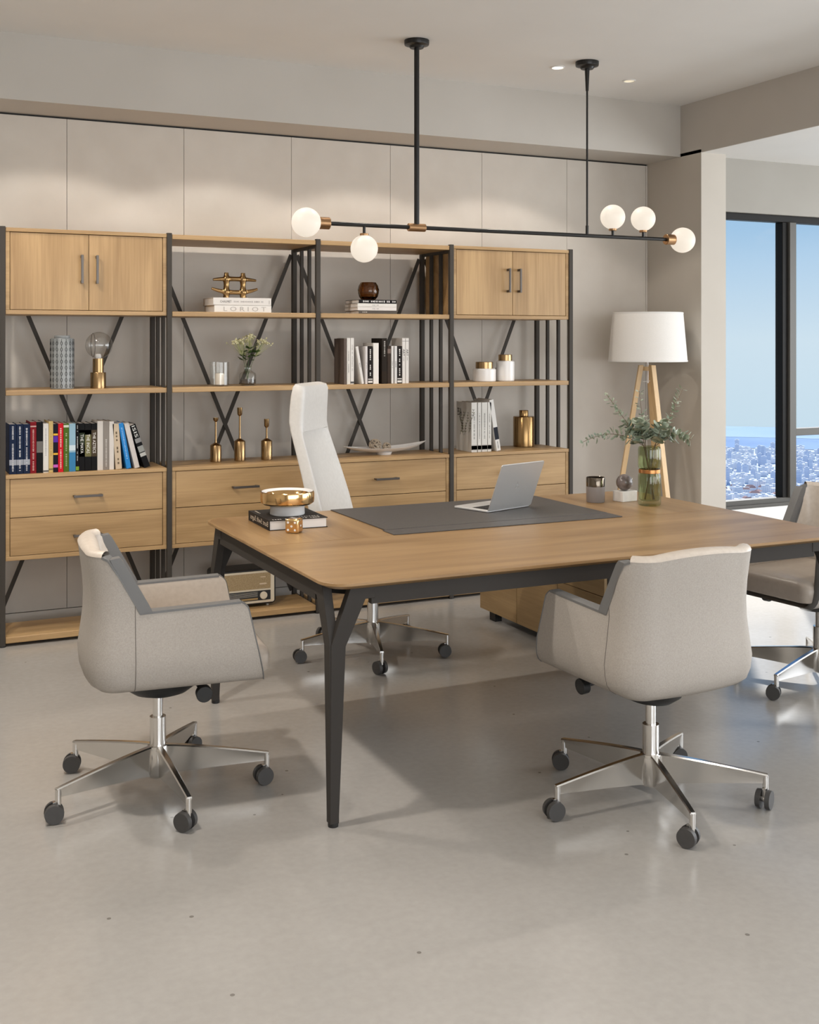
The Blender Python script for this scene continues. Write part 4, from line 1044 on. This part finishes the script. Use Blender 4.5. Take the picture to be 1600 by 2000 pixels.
def armchair():
    t = thing('office_armchair', 'x', 'chair', (0, 0, 0))
    w = .243; xs = -.080; xbk = -.222; rc = .080; tkn = .036
    st = []   # (x, y, nx, ny, kind, f): kind 'arm' stretches to the front edge
    def xf(z):
        x = .256 + .054 * (.652 - z) / .25
        if z > .630: x -= .020 * ((z - .630) / .025) ** 2
        return x
    for k in range(13): st.append(('arm', 1 - k / 12, -1))
    half = []
    L1 = (xs - (xbk + rc)); arcL = rc * pi / 2
    for k in range(1, 5): half.append((xs - L1 * k / 4, -w, 0, -1, L1 * k / 4))
    for k in range(1, 9):
        al = pi / 2 * k / 8; half.append((xbk + rc - rc * sin(al), -w + rc - rc * cos(al), -sin(al), -cos(al), L1 + arcL * k / 8))
    tot = L1 + .036
    for h in half: st.append(('bk', h))
    for k in range(1, 12):
        y = (-w + rc) + (2 * w - 2 * rc) * k / 12; st.append(('mid', y))
    for h in reversed(half): st.append(('bk', (h[0], -h[1], h[2], -h[3], h[4])))
    for k in range(13): st.append(('arm', k / 12, 1))
    def e(z, back):
        v = [(.395, -.030), (.415, .002), (.44, .014), (.49, .020), (.56, .010), (.64, .0), (.72, .004), (.83, .018)]
        for (a, b), (c, d) in zip(v[:-1], v[1:]):
            if z <= c:
                u = (z - a) / (c - a); u = max(0, u); return b + (d - b) * u
        return v[-1][1]
    def top(s):
        if s[0] == 'arm': f = s[1]; return .645 + .010 * f
        if s[0] == 'mid': return .824 + .010 * (1 - (s[1] / (w - rc)) ** 2)
        u = min(1, s[1][4] / tot); return .645 + (.824 - .645) * u
    def P(s, z, off):
        if s[0] == 'arm':
            f, sy = s[1], s[2]; x = xs + f * (xf(z) - xs); y = sy * (w + e(z, 0) * (1 - .3 * f) - off - .012 * f); return (x, y, z)
        if s[0] == 'mid': x, y, nx, ny = xbk - .014 * (1 - (s[1] / (w - rc)) ** 2), s[1], -1, 0
        else: x, y, nx, ny, _ = s[1]
        ee = e(z, 1) - off; return (x + nx * ee, y + ny * ee, z)
    vv = [0, .05, .12, .22, .35, .5, .64, .78, .88, .93, .97, 1.]
    zb = .398
    zbo = {}
    outer = [[P(s, zb + (top(s) - zb) * v, 0) for s in st] for v in vv]
    under = [P(s, zb - .004, .055) for s in st]
    n = len(st)
    g = G(); g.grid([under] + outer)
    # close the bottom
    g.add(under, [tuple(range(n))])
    g.build('outer_shell', 'shell', t, sharp=60)
    def TK(s):
        if s[0] == 'mid': return .046 + .014 * (1 - (s[1] / (w - rc)) ** 2)
        if s[0] == 'bk': return .046
        return tkn + .010 * (1 - s[1]) ** 2
    inner = [[P(s, .43 + (top(s) - .43) * v, TK(s)) for s in st] for v in vv]
    ia, ib = 13 + 6, n - 13 - 6      # stations of the back panel that carry the soft rolled top
    g = G(); g.grid(inner)
    # rolled top of the backrest
    roll = []
    for q in range(7):
        al = pi * q / 6; row = []
        for i in range(ia, ib):
            a = Vector(P(st[i], top(st[i]), 0)); b = Vector(P(st[i], top(st[i]), TK(st[i]))); c = (a + b) / 2; row.append(tuple(c + (a - c) * cos(al) * 1.04 + Vector((0, 0, .016 * sin(al)))))
        roll.append(row)
    g.grid(roll); g.build('inner_lining', 'leather', t, sharp=60)
    # grey edging along arms and sloping shoulders
    for rng in (range(0, ia + 1), range(ib - 1, n)):
        g = G(); rows = []
        idx = list(rng)
        for (fo, dz) in ((-.0012, -.005), (-.0012, .002), (.5, .003), (1.0012, .002), (1.0012, -.005)):
            rows.append([tuple(Vector(P(st[i], top(st[i]), fo * TK(st[i]) if 0 < fo <= 1 else (fo if fo < 0 else TK(st[i]) + .0012))) + Vector((0, 0, dz))) for i in idx])
        g.grid(rows)
        sy = -1 if 0 in idx else 1
        ya, yb = sy * (w + .003), sy * (w - .036)
        g.prism([(xs - .002, .642), (xs - .092, .816), (xs - .092 + .030, .820), (xs - .088 + .038, .806), (xs + .030, .662), (xs + .036, .648)], 1, ya, yb)
        g.build('edge_trim', 'trim', t, sharp=50)
    for i in (0, n - 1):
        g = G(); rows = []
        for off, dx in ((0, 0), (.004, .003), (tkn * .5, .004), (tkn - .004, .003), (tkn, 0)):
            rows.append([tuple(Vector(P(st[i], zb + (top(st[i]) - zb) * v, off)) + Vector((dx, 0, 0))) for v in vv])
        g.grid(rows); g.build('front_edge', 'trim', t, sharp=60)
        g = G(); g.tube([P(st[i], zb + (top(st[i]) - zb) * v, -.0004) for v in vv], .0022, 6); g.build('piping', 'trim', t)
    for i in (13, n - 14):
        g = G(); g.tube([P(st[i], zb + (top(st[i]) - zb) * v, -.0002) for v in vv], .0012, 6); g.build('seam', simple('seam_thread', (.16, .14, .125), .7) if i == 13 else bpy.data.materials['seam_thread'], t)
    # seat cushion
    g = G(); Pp = rrect(-.165, .338, -.216, .216, .045, 6)
    rows = []
    for z, ins in ((.418, .006), (.424, .0), (.470, .0), (.486, .006), (.497, .018), (.503, .036), (.507, .08)):
        rows.append([(.0765 + (x - .0765) * (1 - ins / .24), y * (1 - ins / .213), z) for x, y in Pp])
    g.grid(rows, 0, close_u=True, capu=True); g.build('seat_cushion', 'taupe_leather', t, sharp=60)
    g = G(); rows = []
    for z, rx, ry in ((.316, .05, .045), (.324, .085, .065), (.350, .125, .085), (.392, .15, .10)):
        rows.append([(.01 + rx * cos(2 * pi * k / 28), ry * sin(2 * pi * k / 28), z) for k in range(28)])
    g.grid(rows, 0, close_u=True, capu=True); g.box(-.15, .20, -.16, .16, .386, .420); g.build('tilt_mechanism', 'black', t, sharp=50)
    for sy in (-1, 1):
        g = G(); g.cyl((.115, sy * .10, .372), (.125, sy * .165, .360), .008, n=12); g.cyl((.125, sy * .165, .360), (.125, sy * .192, .358), .026, n=24); g.build('adjustment_knob', 'black', t, bevel=.002)
    column(t, .320)
    return t

def set_casters(t, phase, theta, axes):
    b = [c for c in t.children if c.name.startswith('star_base')][0]; b.rotation_euler.z = phase - theta
    for c, a in zip(sorted([c for c in b.children], key=lambda c: c.name), axes): c.rotation_euler.z = a - phase

C1 = armchair(); make_base(C1, 0, [0] * 5)
C2 = copy_tree(C1); C3 = copy_tree(C1)
def place(t, x, y, th, phase, axes, label):
    th = radians(th); t.location = (x, y, 0); t.rotation_euler.z = th; t['label'] = label; t['group'] = 'taupe armchairs around the desk'
    set_casters(t, radians(phase), th, [radians(a) for a in axes])
place(C1, .857, 3.765, -6.4, 56, [120, 75, 85, 40, 95], 'taupe swivel armchair at the left end of the desk beside the shelving')
place(C2, 2.287, 3.005, 92.8, 36.2, [80, 60, 85, 30, 120], 'taupe swivel armchair with its back to the viewer in front of the desk')
place(C3, 3.735, 3.720, 186, 53, [70, 100, 40, 80, 60], 'taupe swivel armchair at the window end of the desk, mostly out of view')

def exec_chair():
    th = radians(-39)
    t = thing('executive_chair', 'white high backed executive chair behind the desk', 'chair', (2.160, 4.980, 0), th)
    # backrest: sections up a reclined centre line
    secs = [(-.155, .49, .24, .060), (-.195, .53, .245, .085), (-.222, .62, .243, .088), (-.250, .74, .236, .085), (-.284, .86, .224, .080), (-.318, .97, .212, .077), (-.343, 1.05, .203, .076), (-.3455, 1.063, .2025, .076), (-.3465, 1.072, .202, .077), (-.352, 1.10, .200, .078), (-.350, 1.16, .198, .078), (-.345, 1.22, .196, .076), (-.340, 1.262, .193, .070), (-.338, 1.280, .186, .050)]
    g = G(); rows = []
    secs = [(x + .032, z, hw, tk) for x, z, hw, tk in secs]
    for x, z, hw, tk in secs:
        row = []
        for k in range(40):
            al = 2 * pi * k / 40; cx, sx = cos(al), sin(al); p = .42
            y = hw * math.copysign(abs(sx) ** .22, sx); dx = tk / 2 * math.copysign(abs(cx) ** .30, cx)
            if cx > 0: dx -= (.034 * (1 - abs(y / hw) ** 3) if z < 1.07 else .004)
            row.append((x + dx, y, z - dx * .25))
        rows.append(row)
    g.grid(rows, 0, close_u=True, capu=True); g.build('backrest', 'white_leather', t, sharp=48)
    g = G(); Pp = rrect(-.22, .28, -.25, .25, .05, 6); rows = []
    for z, ins in ((.405, .006), (.41, 0), (.465, 0), (.482, .008), (.493, .025), (.497, .06)): rows.append([(.03 + (x - .03) * (1 - ins / .25), y * (1 - ins / .25), z) for x, y in Pp])
    g.grid(rows, 0, close_u=True, capu=True); g.build('seat_cushion', 'white_leather', t, sharp=60)
    g = G(); rows = []
    for z, rx, ry in ((.30, .05, .045), (.315, .09, .07), (.36, .14, .10), (.408, .17, .12)): rows.append([(rx * cos(2 * pi * k / 28), ry * sin(2 * pi * k / 28), z) for k in range(28)])
    g.grid(rows, 0, close_u=True, capu=True); g.build('tilt_mechanism', 'black', t)
    column(t, .305)
    ph = radians(37); make_base(t, ph - th, [radians(a) for a in (100, 120, 85, 25, 100)])
    b = [c for c in t.children if c.name.startswith('star_base')][0]
    for c, a in zip(sorted(b.children, key=lambda c: c.name), (100, 120, 85, 15, 75)): c.rotation_euler.z = radians(a) - ph
exec_chair()

# ------------------------------------------------------------------ the city beyond the glass
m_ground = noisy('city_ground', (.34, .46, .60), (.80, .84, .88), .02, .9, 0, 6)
m_haze_land = noisy('haze_blue_land', (.13, .27, .50), (.22, .38, .60), .004, .9, 0, 6, stretch=(1, 1, 1))  # blue of distance haze put into the land's colour
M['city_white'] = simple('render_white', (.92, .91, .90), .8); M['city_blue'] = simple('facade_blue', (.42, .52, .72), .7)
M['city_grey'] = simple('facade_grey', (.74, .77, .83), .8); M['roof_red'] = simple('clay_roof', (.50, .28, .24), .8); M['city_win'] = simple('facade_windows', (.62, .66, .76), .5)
ZG = -300.
def quad_land(name, d0, d1, m, z, label):
    g = G(); rows = []
    for d in (d0, (d0 + d1) / 2, d1):
        row = []
        for k in range(13):
            be = radians(30 + 24 * k / 12); row.append((d * sin(be) / cos(be - radians(42)), d * cos(be) / cos(be - radians(42)), z))
        rows.append(row)
    g.grid(rows); g.add([(p[0], p[1], p[2] - 4) for p in rows[0]] + [(p[0], p[1], p[2] - 4) for p in rows[-1]][::-1], [tuple(range(26))])
    o = g.build(name, m); o['kind'] = 'structure'; return o
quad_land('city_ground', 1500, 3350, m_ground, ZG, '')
quad_land('hazed_plain', 3350, 3720, m_haze_land, ZG + 1, '')
quad_land('far_plain', 3720, 4180, noisy('far_haze_land', (.26, .43, .64), (.36, .53, .72), .003, .9, 0, 5), ZG + 1.5, '')  # paler band: thicker haze put into the colour
def house_mesh(kind):
    g = G()
    if kind == 'block':
        g.box(-.5, .5, -.5, .5, 0, .94, 0); g.box(-.52, .52, -.52, .52, .94, 1., 2); g.box(-.15, .2, -.2, .2, 1., 1.14, 0)
        for f in range(4):
            for q in range(5):
                x = -.42 + q * .19
                for sgn in (-1, 1):
                    g.box(x, x + .09, sgn * .5 - .006, sgn * .5 + .006, .12 + f * .21, .23 + f * .21, 1); g.box(sgn * .5 - .006, sgn * .5 + .006, x, x + .09, .12 + f * .21, .23 + f * .21, 1)
        return g, ['city_white', 'city_win', 'city_grey']
    if kind == 'tower':
        g.box(-.5, .5, -.5, .5, 0, .97, 0); g.box(-.3, .3, -.3, .3, .97, 1.03, 0)
        for f in range(9):
            for sgn in (-1, 1):
                g.box(-.46, .46, sgn * .5 - .006, sgn * .5 + .006, .05 + f * .1, .09 + f * .1, 1); g.box(sgn * .5 - .006, sgn * .5 + .006, -.46, .46, .05 + f * .1, .09 + f * .1, 1)
        return g, ['city_grey', 'city_blue']
    g.box(-.5, .5, -.5, .5, 0, .65, 0)
    e = .55; g.add([(-e, -e, .65), (e, -e, .65), (e, e, .65), (-e, e, .65), (-.3, 0, 1.), (.3, 0, 1.)], [(0, 1, 5, 4), (1, 2, 5), (2, 3, 4, 5), (3, 0, 4), (3, 2, 1, 0)], 1)
    for q in range(4):
        x = -.4 + q * .23
        for sgn in (-1, 1): g.box(x, x + .1, sgn * .5 - .006, sgn * .5 + .006, .25, .45, 2)
    return g, ['city_white', 'roof_red', 'city_win']
proto = {}
names = {'block': ('apartment_block', 'white apartment block in the hazy city far below the window', 'white blocks in the distant city'),
         'tower': ('tower_block', 'blue grey tower block in the hazy city far below the window', 'grey towers in the distant city'),
         'house': ('city_house', 'white house with a reddish pitched roof in the city far below the window', 'red roofed houses in the distant city')}
rnd = random.Random(21)
def city_building(be, d, kind, sz):
    nm, lab, grp = names[kind]
    if kind not in proto:
        g, mats = house_mesh(kind); o = g.build(nm, mats); proto[kind] = o
    else:
        o = proto[kind].copy(); COL.objects.link(o)
    tag(o, lab, 'building', grp)
    sx, sy, sz = sz
    o.scale = (sx, sy, sz); o.rotation_euler.z = radians(rnd.choice((-48, -40, -35, 20, 35)) + rnd.uniform(-6, 6))
    be = radians(be); o.location = (d * sin(be) / cos(be - radians(42)), d * cos(be) / cos(be - radians(42)), ZG + .3)
taken = []
def spot(b0, b1, d0, d1, r):
    for _ in range(400):
        be = rnd.uniform(b0, b1); d = rnd.uniform(d0, d1)
        v = Vector((d * sin(radians(be)) / cos(radians(be - 42)), d * cos(radians(be)) / cos(radians(be - 42))))
        if all((v - a).length > r + q for a, q in taken):
            taken.append((v, r)); return be, d
    return None
SIZES = {'block': (12, 26, 10, 15, 9, 17), 'tower': (8, 12, 8, 12, 24, 36), 'house': (11, 22, 8, 12, 8, 12)}
def populate(count, b0, b1, d0, d1, pick):
    for k in range(count):
        kind = pick(); a, b, c, e, f, h = SIZES[kind]; sz = (rnd.uniform(a, b), rnd.uniform(c, e), rnd.uniform(f, h))
        p = spot(b0, b1, d0, d1, .56 * sqrt(sz[0] ** 2 + sz[1] ** 2) + .5)
        if p: city_building(p[0], p[1], kind, sz)
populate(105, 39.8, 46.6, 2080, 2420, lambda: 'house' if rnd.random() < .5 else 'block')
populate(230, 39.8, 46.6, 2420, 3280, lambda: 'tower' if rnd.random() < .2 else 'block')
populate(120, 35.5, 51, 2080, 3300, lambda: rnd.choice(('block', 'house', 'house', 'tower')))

# ------------------------------------------------------------------ light
w = bpy.data.worlds.new('sky'); S.world = w; w.use_nodes = True
N = w.node_tree.nodes; L = w.node_tree.links; bg = N['Background']
tc = N.new('ShaderNodeTexCoord'); sp = N.new('ShaderNodeSeparateXYZ'); L.new(tc.outputs['Generated'], sp.inputs['Vector'])
nz = N.new('ShaderNodeTexNoise'); nz.inputs['Scale'].default_value = 6.; nz.inputs['Detail'].default_value = 6
mp = N.new('ShaderNodeMapping'); mp.inputs['Scale'].default_value = (1, 1, 3.5); L.new(tc.outputs['Generated'], mp.inputs['Vector']); L.new(mp.outputs['Vector'], nz.inputs['Vector'])
r = N.new('ShaderNodeValToRGB'); L.new(sp.outputs['Z'], r.inputs['Fac'])
cr = r.color_ramp; cr.elements[0].position = 0.; cr.elements[0].color = (.60, .77, .88, 1); cr.elements[1].position = 1.; cr.elements[1].color = (.10, .26, .62, 1)
mrz = N.new('ShaderNodeMapRange'); mrz.inputs['From Min'].default_value = -.08; mrz.inputs['From Max'].default_value = .5
L.new(sp.outputs['Z'], mrz.inputs['Value']); L.new(mrz.outputs['Result'], r.inputs['Fac'])
for pos, c in ((.14, (.65, .80, .90)), (.30, (.40, .62, .85)), (.55, (.27, .52, .82))):
    el = cr.elements.new(pos); el.color = (*c, 1)
rc_ = N.new('ShaderNodeValToRGB'); rc_.color_ramp.elements[0].position = .62; rc_.color_ramp.elements[1].position = .80
rc_.color_ramp.elements[0].color = (0, 0, 0, 1); rc_.color_ramp.elements[1].color = (.6, .6, .6, 1); L.new(nz.outputs['Fac'], rc_.inputs['Fac'])
mx = N.new('ShaderNodeMix'); mx.data_type = 'RGBA'; L.new(rc_.outputs['Color'], mx.inputs['Factor']); L.new(r.outputs['Color'], mx.inputs['A']); mx.inputs['B'].default_value = (.80, .86, .92, 1)
L.new(mx.outputs['Result'], bg.inputs['Color']); bg.inputs['Strength'].default_value = 1.

def light(name, kind, loc, energy, col, **kw):
    l = bpy.data.lights.new(name, kind); l.energy = energy; l.color = col
    for k, v in kw.items(): setattr(l, k, v)
    o = bpy.data.objects.new(name, l); COL.objects.link(o); o.location = loc; return o
def aim(o, d): o.rotation_euler = Vector(d).to_track_quat('-Z', 'Y').to_euler()
s = light('sun', 'SUN', (9, 12, 9), 5.8, (1., .96, .90), angle=radians(1.2)); aim(s, (-1.5, -1.95, -1.98))
# daylight portals at the two window openings
p = light('sky_portal', 'AREA', ((W0 + W1) / 2, YWIN + .28, (WZ0 + WZ1) / 2), 1, (1, 1, 1), shape='RECTANGLE', size=W1 - W0, size_y=WZ1 - WZ0); aim(p, (0, -1, 0)); p.data.cycles.is_portal = True
# added fill: area lights at the two unseen windows, brightening the room
q = light('window_fill', 'AREA', (XR - .01, (RY0 + RY1) / 2, (RZ0 + RZ1) / 2), 270, (.96, .98, 1.), shape='RECTANGLE', size=RY1 - RY0, size_y=RZ1 - RZ0); aim(q, (-1, 0, 0))
q = light('window_fill', 'AREA', ((FX0 + FX1) / 2, YF + .01, (FZ0 + FZ1) / 2), 185, (.985, .99, 1.), shape='RECTANGLE', size=FX1 - FX0, size_y=FZ1 - FZ0); aim(q, (0, 1, 0))
WARM = (1., .925, .84)
# row of wall washing downlights along the panelled wall
for x in (-.10, .84, 1.76, 2.64, 3.54):
    q = light('wall_washer', 'SPOT', (x, 5.44, 3.0), 26, WARM, spot_size=radians(112), spot_blend=.16, shadow_soft_size=.03); aim(q, (0, 0, -1))
# downlights over the seating area
for x, y, e in ((.02, 3.30, 150), (.02, 4.60, 90)):
    q = light('downlight', 'SPOT', (x, y, 2.99), e, WARM, spot_size=radians(120), spot_blend=.5, shadow_soft_size=.07); aim(q, (.35, 0, -1))
for x, y, e in ((-.6, .8, 70), (1.9, .9, 45), (4.5, 2.5, 60), (1.6, -1.2, 40)):
    q = light('downlight', 'SPOT', (x, y, 2.99), e, WARM, spot_size=radians(150), spot_blend=.7, shadow_soft_size=.12); aim(q, (0, 0, -1))

# ------------------------------------------------------------------ camera, view
cam = bpy.data.cameras.new('camera'); co = bpy.data.objects.new('camera', cam); COL.objects.link(co); S.camera = co
cam.sensor_fit = 'HORIZONTAL'; cam.sensor_width = 36.; cam.lens = 50.; cam.shift_y = -(1000 - 667) / 1600.
cam.clip_start = .05; cam.clip_end = 8000
co.location = (0, 0, 1.485); co.rotation_euler = (pi / 2, 0, -radians(25.3))
S.view_settings.view_transform = 'Standard'; S.view_settings.look = 'None'; S.view_settings.gamma = 1.; S.view_settings.use_curve_mapping = False
S.view_settings.exposure = -.06
try:
    S.cycles.use_denoising = True; S.cycles.sample_clamp_indirect = 6.; S.cycles.max_bounces = 12; S.cycles.transparent_max_bounces = 16
    S.cycles.caustics_reflective = False
except Exception as ex: print(ex)
